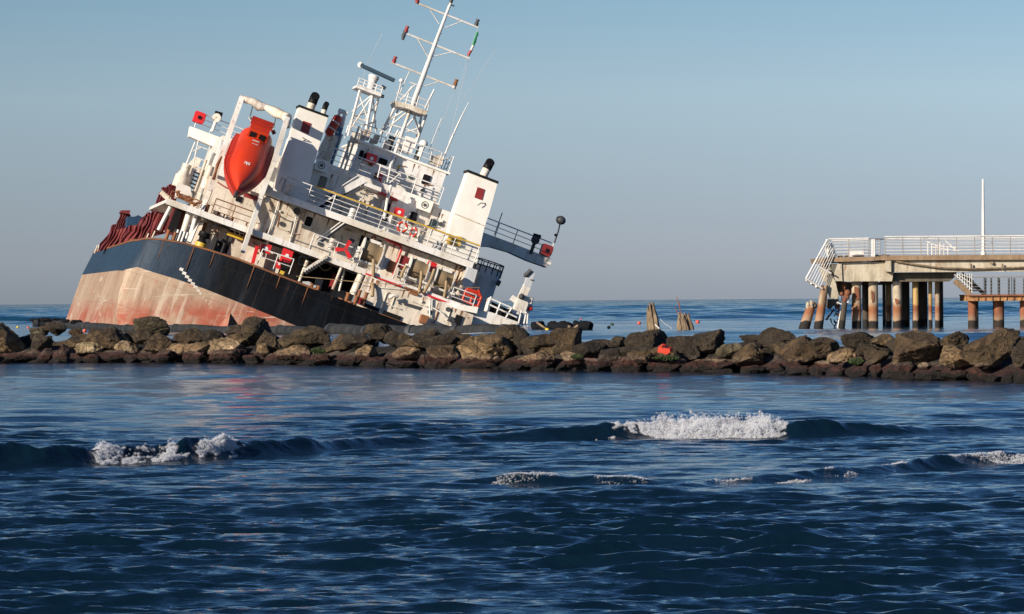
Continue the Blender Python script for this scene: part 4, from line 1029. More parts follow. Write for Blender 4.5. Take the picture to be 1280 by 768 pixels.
# ---------------- bridge wings
wL = plate('bridge_wing', [(238, 158), (262, 167), (300, 181), (330, 193), (327, 203), (284, 189), (262, 181.5), (236, 170.5)], 18, 19.4, 'white_clean')
wR = plate('bridge_wing', [(540, 268), (605, 291), (640, 304), (688, 323), (689, 330), (684, 334.5), (660, 326), (637, 315.5), (614, 309), (600, 308), (540, 286)], 18, 19.4, 'white')
railpx((243, 159), (300, 181), 18.1, h=1.05, n=3, post=1.3)
railpx((596, 288), (686, 323), 18.1, h=1.05, n=3, post=1.5, r=.035)
def wingbox(cx, cy, y, mat):
    c = PL(cx, cy, y); o = MB().box((c.x - .42, y, c.z - .40), (c.x + .30, y + .8, c.z + .36), .06).build('wing_console', M[mat], ship)
    MB().tube([c + Vector((.34, .3, 0)), c + Vector((.05, .3, .0))], .30, 12).build('cover', M[mat], o)
    MB().tube([c + Vector((-.05, -.06, -.02)), c + Vector((-.05, .02, -.02))], .13, 12).build('dial', M['void'], o)
wingbox(250.5, 147, 17.6, 'red'); wingbox(685, 313, 17.6, 'maroon')  # starboard console in a darker red, its shade painted in
def searchlight(px, py, y, dark):
    c = PL(px, py, y); o = MB().tube([c + Vector((0, 0, -.95)), c + Vector((0, 0, -.2))], .12, 8).build('searchlight', M['darkgrey' if dark else 'railwhite'], ship)
    MB().tube([c + Vector((-.05, -.35, .0)), c + Vector((.05, .35, .1))], .30, 12).build('lamp_drum', M['darkgrey' if dark else 'grime_white'], o)
    MB().tube([c + Vector((-.25, 0, .32)), c + Vector((.28, 0, .36))], .14, 10).build('hood', M['black'], o)
searchlight(271, 148, 17.9, False); searchlight(669, 301, 17.9, True)
mb = MB(); mb.tube([PL(693, 304, 18.2), PL(698, 289, 18.2), PL(700, 280, 18.2)], .05, 6); mb.ball(PL(701, 275.5, 18.2), .36, sc=(1, 1, .85)); mb.ball(PL(694.5, 294, 18.2), .1); mb.build('satellite_dome', M['darkgrey'], ship)  # dome coloured dark grey to paint the shade on it
MB().tube([PL(618, 294, 18.3), PL(623, 280, 18.3), PL(628, 266, 18.3)], .035, 5).build('whip_antenna', M['darkgrey'], ship)

# ---------------- radar mast
def struts(mb, L, y, r):
    for a in L:
        (p, q), rr3 = (a[0], a[1]), (a[2] if len(a) > 2 else r)
        mb.tube([PL(p[0], p[1], p[2] if len(p) > 2 else y), PL(q[0], q[1], q[2] if len(q) > 2 else y)], rr3, 6)
m1 = empty('radar_mast'); m1.parent = ship
mb = MB()
struts(mb, [((435, 170), (451, 108), .08), ((456, 172), (466, 116), .10), ((462, 168, 15.5), (474, 119, 15), .08), ((436, 165), (464, 122)), ((441, 146), (462, 153)), ((452, 110), (441, 150)), ((449, 118), (460, 150)),
            ((466, 118), (470, 165, 15)), ((441, 147), (466, 138, 15)), ((456, 150), (472, 128, 15)), ((452, 158), (470, 152, 15)), ((440, 140), (466, 118)), ((437, 156), (460, 165))], 13.5, .055)
mb.build('lattice', M['white'], m1)
plate('platform', [(446, 106.5), (477, 118), (476, 121), (445, 109.5)], 12.8, 15.2, 'white', m1)
mb = MB(); 
for k in range(3): mb.tube([PL(447 + k * 1.0, 105.5 - k * 4, 12.9), PL(476 + k * .9, 117 - k * 4, 12.9)], .04, 5)
for k in range(5): mb.tube([PL(447 + 7.3 * k, 106 + 2.8 * k, 12.9), PL(449.4 + 7.3 * k, 98 + 2.8 * k, 12.9)], .035, 5)
mb.build('platform_rail', M['railwhite'], m1)
mb = MB(); mb.tube([PL(463, 112, 14), PL(466, 101, 14), PL(466.8, 98, 14)], [.24, .30, .36], 12); mb.tube([PL(466.8, 98, 14), PL(468, 94.5, 14)], [.40, .34], 12); mb.build('scanner_pedestal', M['white'], m1)
sc = MB().obox(PL(450, 81.2, 14), PL(493, 101, 14), .55, .22).build('radar_scanner', M['scanner'], m1)
mb = MB(); mb.ball(PL(451, 81.6, 14), .22); mb.build('scanner_end', M['white_clean'], sc)
mb = MB(); mb.tube([PL(477, 108, 14.2), PL(482, 111, 14.2)], .12, 8); mb.tube([PL(475, 120, 14.2), PL(480, 121, 14.2)], .12, 8); mb.build('lamp', M['darkgrey'], m1)

# ---------------- signal mast
m2 = empty('signal_mast'); m2.parent = ship
Y2 = 14.5
mb = MB(); mb.tube([PL(487, 212, 11.2), PL(503, 165, 13), PL(514, 135, Y2)], .12, 8); mb.tube([PL(512, 142, Y2), PL(527, 101, Y2), PL(545, 52, Y2), PL(563.5, 3, Y2)], [.19, .17, .13, .09], 10); mb.build('pole', M['white'], m2)
mb = MB()
struts(mb, [((495, 132), (476, 168), .10), ((533, 143), (518, 186), .09), ((528, 140, 16.5), (520, 176, 16.5), .08), ((500, 130, 16.5), (486, 168, 16.5), .07), ((476, 167), (508, 141)), ((485, 155), (505, 161)), ((487, 150), (509, 136)),
            ((505, 162), (521, 143)), ((524, 168), (506, 160)), ((518, 145), (524, 167), .07), ((508, 165), (526, 160)), ((496, 172), (500, 165)), ((494, 190), (503, 166), .13), ((485, 186), (498, 163), .07), ((490, 188), (512, 172))], Y2, .06)
mb.build('tripod_legs', M['white'], m2)
plate('platform', [(494, 126), (511, 130), (534, 139), (532.5, 144), (521, 141), (510, 136), (496, 133)], Y2 - 1.3, Y2 + 1.6, 'grime_white', m2)
mb = MB()
struts(mb, [((496, 121), (534, 134)), ((495, 116), (515, 123)), ((495, 127), (499, 112)), ((507, 130), (511, 116)), ((520, 134), (524, 120)), ((534, 140), (537, 126)), ((523, 122), (537, 127)), ((500, 126), (519, 106)), ((505, 122), (515, 108)), ((531, 136), (543, 112), .06), ((512, 103), (523, 107), .06)], Y2 - 1.2, .04)
struts(mb, [((498, 119), (501, 104), .045)], Y2 - .5, .05); mb.ball(PL(501.8, 101, Y2 - .5), .16)
mb.build('platform_rail', M['railwhite'], m2)
def arm(p, q, mid, b1, b2, lights):
    o = MB().tube([PL(*p, Y2), PL(*q, Y2)], .07, 6).build('yardarm', M['white'], m2)
    mb = MB()
    for a, b in (b1, b2): mb.tube([PL(*a, Y2), PL(*b, Y2)], .035, 5)
    mb.build('brace', M['white'], o)
    for (px, py, mt, s) in lights:
        c = PL(px, py, Y2); mb = MB(); mb.tube([c + Vector((0, 0, -.20 * s)), c + Vector((0, 0, .0)), c + Vector((0, 0, .06)), c + Vector((0, 0, .26 * s))], [.13 * s, .15 * s, .10 * s, .14 * s], 10)
        mb.build('signal_light', M[mt], o)
arm((519, 3), (597.5, 34.5), None, ((538, 13), (549, 30)), ((577, 27), (556, 35)), [(522, 1, 'maroon', 1), (596, 29, 'darkgrey', 1)])
arm((509, 42.5), (587, 73.5), None, ((521, 47), (535, 71)), ((566, 65), (541, 71)), [(508, 37.5, 'maroon', 1), (505, 43.5, 'darkgrey', 1), (504, 47.5, 'darkgrey', .7)])
arm((489, 78), (571, 110.5), None, ((512, 89), (499, 118)), ((549, 102), (530, 108)), [(493, 75.5, 'maroon', 1), (569.5, 104, 'rustpaint', 1), (568, 108, 'grey', .9)])
mb = MB(); mb.tube([PL(563, 4, Y2), PL(566, -3, Y2)], .12, 8); mb.tube([PL(560, 5, Y2), PL(568, 8, Y2)], .05, 5); mb.build('masthead_light', M['darkgrey'], m2)
mb = MB()
for k in range(16):
    t = k / 15; px = 516 + (561 - 516) * t; py = 131 + (8 - 131) * t; mb.tube([PL(px - 1.2, py, Y2), PL(px + 3.6, py + 1.8, Y2)], .022, 4)
mb.build('ladder_rungs', M['railwhite'], m2)
# stays and halyards
mb = MB()
for a, b in (((597, 36), (583, 76, 14)), ((584, 74), (573, 112, 13)), ((569, 111), (536, 196, 12.2)), ((585, 75), (556, 200, 12.2)), ((620, 62), (575, 130)), ((478, 42), (459, 80)), ((459, 80), (453, 100)), ((543, 112), (532, 136))):
    mb.tube([PL(a[0], a[1], Y2), PL(b[0], b[1], b[2] if len(b) > 2 else Y2)], .012, 4)
mb.build('rigging', M['grey'], m2)
mb = MB(); mb.tube([PL(555, 196, 13), PL(565, 172, 13), PL(575, 150, 13), PL(586, 128, 13)], [.05, .07, .05, .02], 6); mb.build('whip_antenna', M['railwhite'], ship)
mb = MB(); mb.tube([PL(536, 190, 13), PL(543, 170, 13), PL(552, 148, 13)], .025, 5); mb.build('whip_antenna', M['railwhite'], ship)
# flag on the halyard: its own thing, a narrow furled tricolour
e = empty('flag', ship.matrix_world @ PL(591, 56, Y2)); e.rotation_euler = ship.matrix_world.to_3x3().to_euler(); c0 = PL(591, 56, Y2)
for nm, mt, a, b in (('green_band', 'green', (597, 40), (591.5, 57)), ('white_band', 'flagwhite', (591.5, 57), (588.5, 63.5)), ('red_band', 'flagred', (588.5, 63.5), (585, 70))):
    A = PL(*a, Y2) - c0; B = PL(*b, Y2) - c0; mb = MB(); n_ = 5
    pts = [A.lerp(B, i / n_) + Vector((0, .03 * math.sin(i * 2 + len(nm)), 0)) for i in range(n_ + 1)]
    mb.tube(pts, [.05 if (nm[0] == 'g' and i == 0) else .10 + .02 * math.sin(i * 2.3) for i in range(n_ + 1)], 7); mb.build(nm, M[mt], e)
tag(e, 'small furled green white and red flag hanging from the top yardarm', 'flag')

# ---------------- monkey island clutter
c = PL(510, 181, 12.6); MB().box((c.x - .35, 12.4, c.z - .6), (c.x + .40, 13.2, c.z + .5), .06).build('equipment_cabinet', M['white_clean'], ship)
mb = MB(); c = PL(529.5, 180, 12.6); mb.ball(c, .30, sc=(1, 1, .9)); mb.tube([c, PL(524, 196, 12.6)], .16, 8); mb.build('satellite_dome', M['white_clean'], ship)
mb = MB(); c = PL(489, 176, 13); mb.tube([c + Vector((0, 0, -1)), c + Vector((0, 0, .3))], .22, 8); mb.build('pedestal', M['darkgrey'], ship); mb = MB(); c = PL(523, 193, 12.8); mb.tube([c + Vector((0, 0, -.4)), c + Vector((0, 0, .5))], .22, 8); mb.build('pedestal', M['darkgrey'], ship)
mb = MB()
for (px, py, s) in ((459, 168, 1), (452, 172, 1.2), (470, 174, .8), (483, 182, .9), (548, 201, 1), (541, 200, .8), (496, 186, .8), (443, 172, 1), (465, 178, .7)):
    c = PL(px, py, 12.8); mb.box((c.x - .22 * s, 12.6, c.z - .4 * s), (c.x + .22 * s, 13.2, c.z + .35 * s), .05)
mb.build('vent_boxes', M['grime_white'], ship)
mb = MB()
for (px, py) in ((431, 157), (447, 161), (537, 186), (552, 191), (475, 163)): mb.tube([PL(px, py + 16, 12.5), PL(px + 4, py, 12.5)], .035, 5)
mb.build('aerials', M['railwhite'], ship)
# gear on the small aft platform of the bridge front: lower spreader mast over the door
mb = MB(); struts(mb, [((474, 207), (501, 218)), ((475, 216), (500, 227)), ((489, 205), (484, 228)), ((476, 206), (472, 222)), ((500, 217), (487, 229))], 9.7, .045); mb.build('spreader_frame', M['railwhite'], ship)

# ---------------- free fall lifeboat (own thing) and its frame
Mi = ship.matrix_world
bow = PL(294.5, 243, 1.6); stern = PL(319, 176, 7.0)
Aax = (bow - stern); Lb = Aax.length; Aax.normalize()
Wax = Vector((1, 0, 0)); Nax = Wax.cross(Aax).normalized()
if Nax.y > 0: Nax = -Nax
boat = empty('freefall_lifeboat'); boat.matrix_world = Mi @ Matrix.Translation(stern)
def loft(secs, mat, name, parent):
    mb = MB(); vs = []; n = len(secs[0])
    for s in secs: vs += s
    fs = [(i * n + k, i * n + (k + 1) % n, (i + 1) * n + (k + 1) % n, (i + 1) * n + k) for i in range(len(secs) - 1) for k in range(n)]
    mb.add(vs, fs, True); mb.add(secs[0], [tuple(range(n))]); mb.add(secs[-1], [tuple(range(n - 1, -1, -1))])
    return mb.build(name, M[mat], parent)
def sect(t, wfun, nlo, nhi, n=22, pw=2.0):
    out_ = []
    for k in range(n):
        a = 2 * math.pi * k / n; cs, sn = math.cos(a), math.sin(a)
        x = wfun * math.copysign(abs(cs) ** (2 / pw), cs); q = (nhi if sn > 0 else nlo) * abs(sn) ** (2 / pw)
        out_.append(Aax * (t * Lb) + Wax * x + Nax * math.copysign(q, sn))
    return out_
hs = []
for i in range(15):
    t = i / 14; w_ = 1.36 * (1 - max(0, (t - .48) / .52) ** 1.6) * (.90 + .10 * min(1, t / .15)) + .04
    hs.append(sect(t * 1.0, w_, 1.15 * (1 - .75 * max(0, (t - .5) / .5) ** 2), .18 * (1 - .4 * t), pw=2.4))
loft(hs, 'orange_dark', 'hull', boat)
cs_ = []
for i in range(15):
    t = i / 14; tt = .02 + .93 * t; w_ = 1.06 * (1 - max(0, (t - .50) / .50) ** 1.7) + .03
    cs_.append([v + Nax * .06 for v in sect(tt, w_, .3, 1.02 * (1 - .72 * max(0, (t - .35) / .65) ** 1.6), pw=2.3)])
can = loft(cs_, 'orange', 'canopy', boat)
mb = MB(); mb.tube([h[0] for h in hs] + [hs[-1][0]] , .07, 6); mb.tube([h[11] for h in hs], .07, 6); mb.build('gunwale', M['orange_dark'], boat)
# conning tower with two windows that look forward over the bow
def bp(a, x, n_): return Aax * a + Wax * x + Nax * n_
def bbox(a0, a1, x0, x1, n0, n1, name, mat, parent=boat, tap=0):
    vs = [bp(a0, x0, n0), bp(a0, x1, n0), bp(a1, x1, n0), bp(a1, x0, n0), bp(a0 + tap * .2, x0 + tap, n1), bp(a0 + tap * .2, x1 - tap, n1), bp(a1 - tap, x1 - tap, n1), bp(a1 - tap, x0 + tap, n1)]
    return MB().add(vs, [(0, 3, 2, 1), (4, 5, 6, 7), (0, 1, 5, 4), (1, 2, 6, 5), (2, 3, 7, 6), (3, 0, 4, 7)]).build(name, M[mat], parent)
tower = bbox(.0, 1.35, -.70, .70, .5, 1.62, 'conning_tower', 'orange', tap=.06)
bbox(-.08, .80, -.74, .74, 1.62, 1.70, 'roof_visor', 'orange_dark', tower)
for sx in (-.32, .32):
    bbox(1.28, 1.36, sx - .21, sx + .21, 1.0, 1.42, 'tower_window', 'void', tower)
for n0, a0 in ((1.69, .1), (1.69, .5)):
    bbox(a0, a0 + .08, -.6, .6, n0, n0 + .09, 'roof_rail', 'orange_dark', tower)
mb = MB()
for k in range(3): mb.tube([bp(1.75 + .33 * k, -.22 + .04 * k, 1.10 - .05 * k), bp(1.75 + .33 * k, .25, 1.10 - .05 * k)], .035, 5)
mb.build('grab_handles', M['grey'], boat)
mb = MB(); cst = bp(Lb * .62, 0, .86)
for k in range(3):
    a = math.pi * k / 3; d = Aax * math.cos(a) + Wax * math.sin(a); mb.tube([cst - d * .22, cst + d * .22], .035, 4)
mb.build('bow_hook', M['flagwhite'], boat)
mb = MB(); mb.tube([bp(Lb * .97, 0, .1), bp(Lb * 1.05, 0, .0)], .10, 6); mb.build('stem_fitting', M['darkgrey'], boat)
tag(boat, 'orange-red enclosed free-fall lifeboat hanging bow down in a white frame', 'lifeboat')

fr = empty('lifeboat_davit'); fr.parent = ship
mb = MB(); mb.obox(PL(302, 123, 8.0), PL(281, 182, 7.0), .34, .42); mb.obox(PL(281, 182, 7.0), PL(262, 240, 5.2), .34, .36); mb.obox(PL(262, 240, 5.2), PL(236, 303, 4.2), .30, .32); mb.build('frame_leg', M['white'], fr)
mb = MB(); mb.obox(PL(359, 148, 5.6), PL(342, 204, 3.8), .30, .36); mb.obox(PL(342, 204, 3.8), PL(325, 250, 2.8), .30, .36); mb.obox(PL(325, 250, 2.8), PL(303, 316, 2.4), .26, .30); mb.build('frame_leg', M['white'], fr)
mb = MB(); mb.tube([PL(300, 123, 8), PL(316, 127, 8), PL(324, 133, 8), PL(332, 134, 8)], [.22, .26, .34, .24], 8); mb.tube([PL(332, 134, 8), PL(345, 141, 7.2), PL(352, 144, 6.4), PL(361, 147, 5.6)], [.2, .36, .30, .26], 8); mb.tube([PL(355, 146, 5.7), PL(360, 151, 5.6), PL(358, 158, 5.3)], .24, 8); mb.build('top_beam', M['grime_white'], fr)
mb = MB(); mb.tube([PL(316, 132, 8), PL(313, 145, 7.6)], .035, 5); mb.tube([PL(345, 145, 8), PL(342, 160, 7.8)], .035, 5); mb.build('fall_wire', M['darkgrey'], fr)
plate('cradle_plate', [(311, 146), (341, 155), (342, 161), (318, 156)], 8.6, 9.4, 'white_clean', fr)
plate('cradle_plate', [(278, 175), (287, 177), (284, 195), (276, 192)], 8, 9, 'grey', fr)
mb = MB(); mb.tube([PL(272, 228, 5.4), PL(283, 235, 5.0), PL(291, 238, 5)], .05, 5); mb.obox(PL(305, 243, 5), PL(325, 250, 5), .14, .3); mb.tube([PL(341, 163, 7), PL(343, 168, 7)], .14, 6); mb.build('cradle_arm', M['maroon'], fr)
mb = MB(); mb.tube([PL(267, 224, 4.9), PL(270, 214, 5.3), PL(272, 206, 5.6), PL(277, 196, 6)], [.12, .07, .11, .06], 6); mb.build('hoist_chain', M['rustpaint'], fr)
mb = MB(); mb.tube([PL(349, 230, 5.6), PL(353, 222, 5.6), PL(357, 224, 5.6), PL(352, 240, 5.6)], .06, 6); mb.obox(PL(330, 232, 5.4), PL(338, 240, 5.4), .3, .5); mb.ball(PL(333, 250, 4.8), .2); mb.build('release_gear', M['grime_white'], fr)
# wall behind the boat, rising between the boat deck and the wing
hb = MB().box((wx(262, zB, 11), 11, zB - .34), (wx(352, zB, 11), 22, zA - .5)).build('port_deckhouse', M['white'], ship)
MB().box((wx(248, zB, 9), 9, zB - .34), (wx(340, zB, 9), 11, zB - .05)).build('port_deck_edge', M['white'], ship)
# port side stairs and gear left of the frame
mb = MB(); mb.obox(PL(253, 215, 9.5), PL(240, 250, 9.5), .08, .3); mb.obox(PL(243, 211, 9.5), PL(232, 244, 9.5), .08, .3); mb.build('ladder_stringer', M['railwhite'], ship)
mb = MB()
for k in range(7): mb.obox(PL(242.5 - 1.5 * k, 215 + 4.6 * k, 9.5), PL(252.5 - 1.5 * k, 219 + 4.6 * k, 9.5), .30, .09)
mb.build('ladder_treads', M['darkgrey'], ship)
mb = MB(); mb.tube([PL(264, 208, 8.5), PL(254, 236, 8.5)], .26, 8); mb.tube([PL(258, 200, 9), PL(240, 250, 9)], .08, 6); mb.build('port_pipes', M['grime_white'], ship)
plate('port_bulwark_plate', [(262, 187), (272, 192), (262, 226), (250, 220)], 12, 12.5, 'white')
plate('port_bulwark_plate', [(222, 228), (238, 234), (240, 247), (219, 248)], 7.5, 8.3, 'white')
mb = MB(); c = PL(229, 220, 9); mb.ball(c, .42, sc=(1, 1, 1.1)); mb.tube([c, c + Vector((0, 0, .8))], .30, 10); mb.tube([c + Vector((0, 0, -.8)), c], .5, 10); mb.build('capstan', M['grime_white'], ship)
MB().tube([PL(230, 215, 9) + Vector((0, 0, .05)), PL(230, 215, 9) + Vector((0, 0, .30))], .26, 10).build('capstan_head', M['darkgrey'], ship)
mb = MB()
for k in range(14):
    c = PL(221 + 1.7 * k, 245 + .9 * k, 4 + (k % 3)); d = Vector((math.sin(k * 2.1) * .4, .1, abs(math.cos(k * 1.7)) * .45)); mb.tube([c, c + d * .5, c + d + Vector((.1, 0, -.1))], .05 + .04 * ((k * 7) % 3), 6)
mb.build('rusty_gear', M['rustpaint'], ship)
mb = MB(); struts(mb, [((248, 176), (241, 208)), ((244, 178), (224, 228), .06), ((252, 184), (240, 190)), ((262, 188), (246, 182)), ((258, 202), (243, 196)), ((255, 212), (241, 206)), ((265, 190), (255, 222)), ((240, 205), (225, 228)), ((249, 230), (262, 236)), ((245, 240), (258, 246)), ((249, 230), (242, 250)), ((262, 234), (256, 254))], 11, .045)
mb.build('side_railing', M['railwhite'], ship)
plate('fore_platform', [(228, 213), (244, 196), (252, 199), (246, 214), (234, 226)], 13, 13.3, 'grime_white')

# ---------------- starboard side: tank, gate, gangway, crane post
tk = empty('tank'); tk.parent = ship
a, b = PL(588, 402, 10), PL(606, 347, 10)
MB().tube([a, b], .90, 40).build('shell', M['grey'], tk)
c1 = PL(605.6, 348, 10); up = (b - a).normalized()
MB().tube([c1 - up * .05, c1 + up * .72], .97, 40, caps=False).build('parapet', M['grey'], tk)
mb = MB()
for h in (.0, .38): mb.ring(c1 + up * (.75 + h), up, 1.0, .04, 28, 5)
for k in range(14):
    t = 2 * math.pi * k / 14; o3 = Vector((1, 0, 0)) * math.cos(t) * 1.0 + Vector((0, 1, 0)) * math.sin(t) * 1.0; mb.tube([c1 + o3 + up * .3, c1 + o3 + up * 1.13], .035, 4)
mb.build('ring_rail', M['darkgrey'], tk)
MB().tube([PL(621, 353, 9), PL(625, 355, 9)], .2, 8).build('valve', M['darkgrey'], tk)
plate('aft_bulkhead', [(586, 334), (597, 338), (585, 380), (571, 374)], 5, 6, 'grey')
plate('aft_bulkhead_inner', [(583, 338), (590, 340), (578, 374), (568, 371)], 6.2, 9, 'grime_white')  # off-white plate behind the grey one
mb = MB(); L = [((583, 362), (578, 376)), ((602, 371), (597, 384)), ((583, 362), (602, 371)), ((581, 367), (600, 376)), ((578, 375), (598, 384)), ((582, 366), (585, 361)), ((598, 362), (601, 371)), ((585, 361), (599, 366)), ((590, 371), (588, 379))]
struts(mb, L, 3.2, .09); mb.build('safety_gate', M['orange'], ship)
plate('side_deck', [(552, 377), (572, 380), (600, 387), (620, 394), (647, 404), (640, 420), (560, 420), (556, 395)], 2.4, 9, 'white')
plate('side_deck_step', [(573, 381), (598, 384), (596, 392), (566, 386)], 1.9, 3.5, 'white_clean')
plate('gangway', [(614, 377), (638, 388), (650, 404), (612, 392)], 3.5, 5, 'void')
mb = MB(); struts(mb, [((612, 373), (640, 385)), ((612, 381), (646, 397)), ((610, 390), (648, 404)), ((614, 371), (608, 389)), ((640, 385), (632, 398)), ((626, 378), (620, 394)), ((612, 372), (609, 388)), ((652, 388), (648, 405)), ((658, 390), (655, 405)), ((652, 390), (660, 393)), ((660, 392), (659, 405))], 3.2, .06)
mb.build('gangway_rail', M['railwhite'], ship)
mb = MB(); mb.tube([PL(612, 374, 3.4), PL(608, 390, 3.4)], .18, 6); mb.build('gangway_coil', M['grime_white'], ship)
cr_ = empty('deck_crane'); cr_.parent = ship
mb = MB(); mb.obox(PL(640, 405, 6), PL(651, 374, 6), .42, .6); mb.obox(PL(651, 374, 6), PL(659, 357, 6), .40, .5); mb.obox(PL(653, 405, 6), PL(661, 372, 6), .26, .5); mb.obox(PL(637, 398, 5.6), PL(655, 402, 5.6), .7, .5)
mb.box((PL(650, 385, 6).x - .4, 5.5, PL(650, 385, 6).z - .5), (PL(650, 385, 6).x + .35, 6.5, PL(650, 385, 6).z + .5), .08)
mb.obox(PL(641, 378, 6), PL(645, 372, 6), .5, .5); mb.ball(PL(637, 393, 5.4), .42); mb.ball(PL(646, 396, 5.3), .36)
mb.build('pedestal', M['white'], cr_)
MB().obox(PL(658.5, 359, 6), PL(664, 339, 6), .44, .44).build('jib_head', M['grey'], cr_)
mb = MB(); mb.tube([PL(657, 345, 5.8), PL(664, 338, 5.8)], .16, 8); mb.ball(PL(657, 344, 5.8), .15); mb.tube([PL(663, 350, 5.8), PL(668, 351, 5.8)], .05, 5); mb.ball(PL(652, 371, 5.6), .2); mb.tube([PL(663, 372, 6.3), PL(660, 386, 6.3)], .22, 6); mb.build('sheave', M['darkgrey'], cr_)
MB().ball(PL(663, 386, 5.8), .16).build('hook_block', M['red'], cr_)

# ---------------- cargo hatches forward of the house (dark red folded covers)
def hatch(pts, y0, y1, name='hatch_cover', mat='hatchred'):
    """a buckled steel cover standing on edge, corrugated and crumpled"""
    bl, br, tr, tl = [PL(*p, y0) for p in pts[:4]]; nu, nv = 14, 14; vs = []; fs = []
    for side, dy in ((0, 0), (1, y1 - y0)):
        for j_ in range(nv + 1):
            for i_ in range(nu + 1):
                s_, t_ = i_ / nu, j_ / nv
                p = bl.lerp(br, s_).lerp(tl.lerp(tr, s_), t_); e_ = Vector((p.x * 1.3, y0 * .7, p.z * 1.3))
                cor = .05 * (1 if (i_ % 3) else -1) * (1 - side)
                p = p + Vector((.22 * noise.noise(e_) * (.3 + t_), dy + cor + .45 * noise.noise(e_ * .8 + Vector((5, 0, 0))), .30 * noise.noise(e_ * 1.4 + Vector((0, 9, 0))) * (.2 + t_)))
                vs.append(p)
    n_ = (nu + 1) * (nv + 1)
    for j_ in range(nv):
        for i_ in range(nu):
            a0 = j_ * (nu + 1) + i_; q4 = (a0, a0 + 1, a0 + nu + 2, a0 + nu + 1); fs.append(q4); fs.append(tuple(v + n_ for v in reversed(q4)))
    rim = [i_ for i_ in range(nu + 1)] + [(nu + 1) * j_ + nu for j_ in range(1, nv + 1)] + [(nu + 1) * nv + i_ for i_ in range(nu - 1, -1, -1)] + [(nu + 1) * j_ for j_ in range(nv - 1, 0, -1)]
    for k in range(len(rim)): a0, b0 = rim[k], rim[(k + 1) % len(rim)]; fs.append((b0, a0, a0 + n_, b0 + n_))
    return MB().add(vs, fs).build(name, M[mat], ship)
hatch([(122, 312), (140, 312), (150, 278), (142, 282)], 50, 52)
hatch([(133, 313), (150, 304), (163, 267), (151, 265)], 42, 43.5)
hatch([(146, 308), (166, 300), (171, 280), (160, 284)], 36, 37)
hatch([(160, 305), (188, 296), (199, 262), (178, 272)], 29, 30.5)
hatch([(176, 300), (204, 290), (214, 235), (202, 241)], 24, 25.5)
hatch([(190, 296), (212, 290), (221, 229), (203, 234)], 21, 22.5)
hatch([(193, 291), (203, 290), (224, 228), (216, 230)], 18, 19)
hatch([(124, 315), (150, 307), (162, 284), (140, 290)], 34, 36); hatch([(150, 308), (186, 298), (196, 268), (164, 280)], 26, 28); hatch([(184, 298), (206, 292), (216, 240), (198, 250)], 19.5, 20.5)
plate('cover_head', [(150, 266), (152, 263), (163, 263), (162, 268)], 41.6, 43.8, 'hatchred')
plate('cargo_tarpaulin', [(158, 290), (160, 271), (168, 271), (173, 269), (180, 273), (184, 278), (178, 292)], 38, 41, 'tarp')
mb = MB(); struts(mb, [((163, 302, 33), (169, 284, 33), .12), ((201, 240, 17), (212, 250, 17), .2), ((118, 317, 48), (122, 307, 48), .05), ((122, 315, 48), (124, 306, 48), .05), ((183, 299, 2), (186, 292, 2), .05), ((190, 298, 2), (194, 289, 2), .06)], 30, .06)
mb.build('derrick_bits', M['grime_white'], ship)
mb = MB(); q = random.Random(5)
for k in range(60):
    y = q.uniform(8, 48); t = y / 51; c = Vector((far_top.x * t + q.uniform(.3, 1.0), y, far_top.z * t + q.uniform(-.3, .10))); s = q.uniform(.12, .35)
    mb.box((c.x - s, c.y - s, c.z - s), (c.x + s, c.y + s, c.z + s * 1.1), .05)
mb.build('deck_scrap', M['rustpaint'], ship)

# small fittings scattered over the deckhouse walls: lamps, vents, junction boxes, short pipes, ledges
q = random.Random(77)
def fit(zone, y, n, par, seed):
    q = random.Random(seed)
    (x0, y0), (x1, y1), hgt = zone
    for k in range(n):
        t = q.random(); px = x0 + (x1 - x0) * t; py = y0 + (y1 - y0) * t - q.uniform(.12, .88) * hgt
        c = PL(px + hgt * 0, py, y); kind = q.choice(['lamp', 'vent', 'box', 'pipe', 'pipe', 'ledge'])
        if kind == 'lamp': MB().ball(c - Vector((0, .08, 0)), .09, 8, 6).build('wall_lamp', M['grime_white'], par)
        elif kind == 'vent': MB().tube([c - Vector((0, .14, 0)), c], .15, 10).build('wall_vent', M['darkgrey'], par)
        elif kind == 'box': MB().box((c.x - .14, y - .14, c.z - .18), (c.x + .14, y, c.z + .18), .02).build('junction_box', M[q.choice(['grime_white', 'grey', 'darkgrey', 'rustpaint'])], par)
        elif kind == 'pipe': MB().tube([c - Vector((0, .06, .9 * q.random() + .3)), c - Vector((0, .06, 0)), c + Vector((q.uniform(-.5, .5), -.06, .1))], .035, 5).build('conduit', M[q.choice(['grime_white', 'rustpaint', 'railgrey'])], par)
        else: MB().box((c.x - .5, y - .12, c.z - .03), (c.x + .5, y, c.z + .03)).build('ledge', M['grime_white'], par)
fit(((345, 291), (585, 378), 46), 8, 34, h2, 1)
fit(((400, 258), (560, 318), 46), 10, 22, h3, 2)
fit(((440, 214), (540, 250), 34), 12, 10, hA, 3)
fit(((250, 296), (335, 327), 40), 6, 14, h1, 4)
fit(((448, 385), (570, 410), 30), 1.5, 14, wall, 5)
for a_ in ((350, 268, 347, 284), (470, 292, 462, 312), (576, 336, 571, 350)): MB().tube([PL(a_[0], a_[1], 7.3), PL(a_[2], a_[3], 7.3)], .06, 6).build('downpipe', M['rustpaint'], h2)
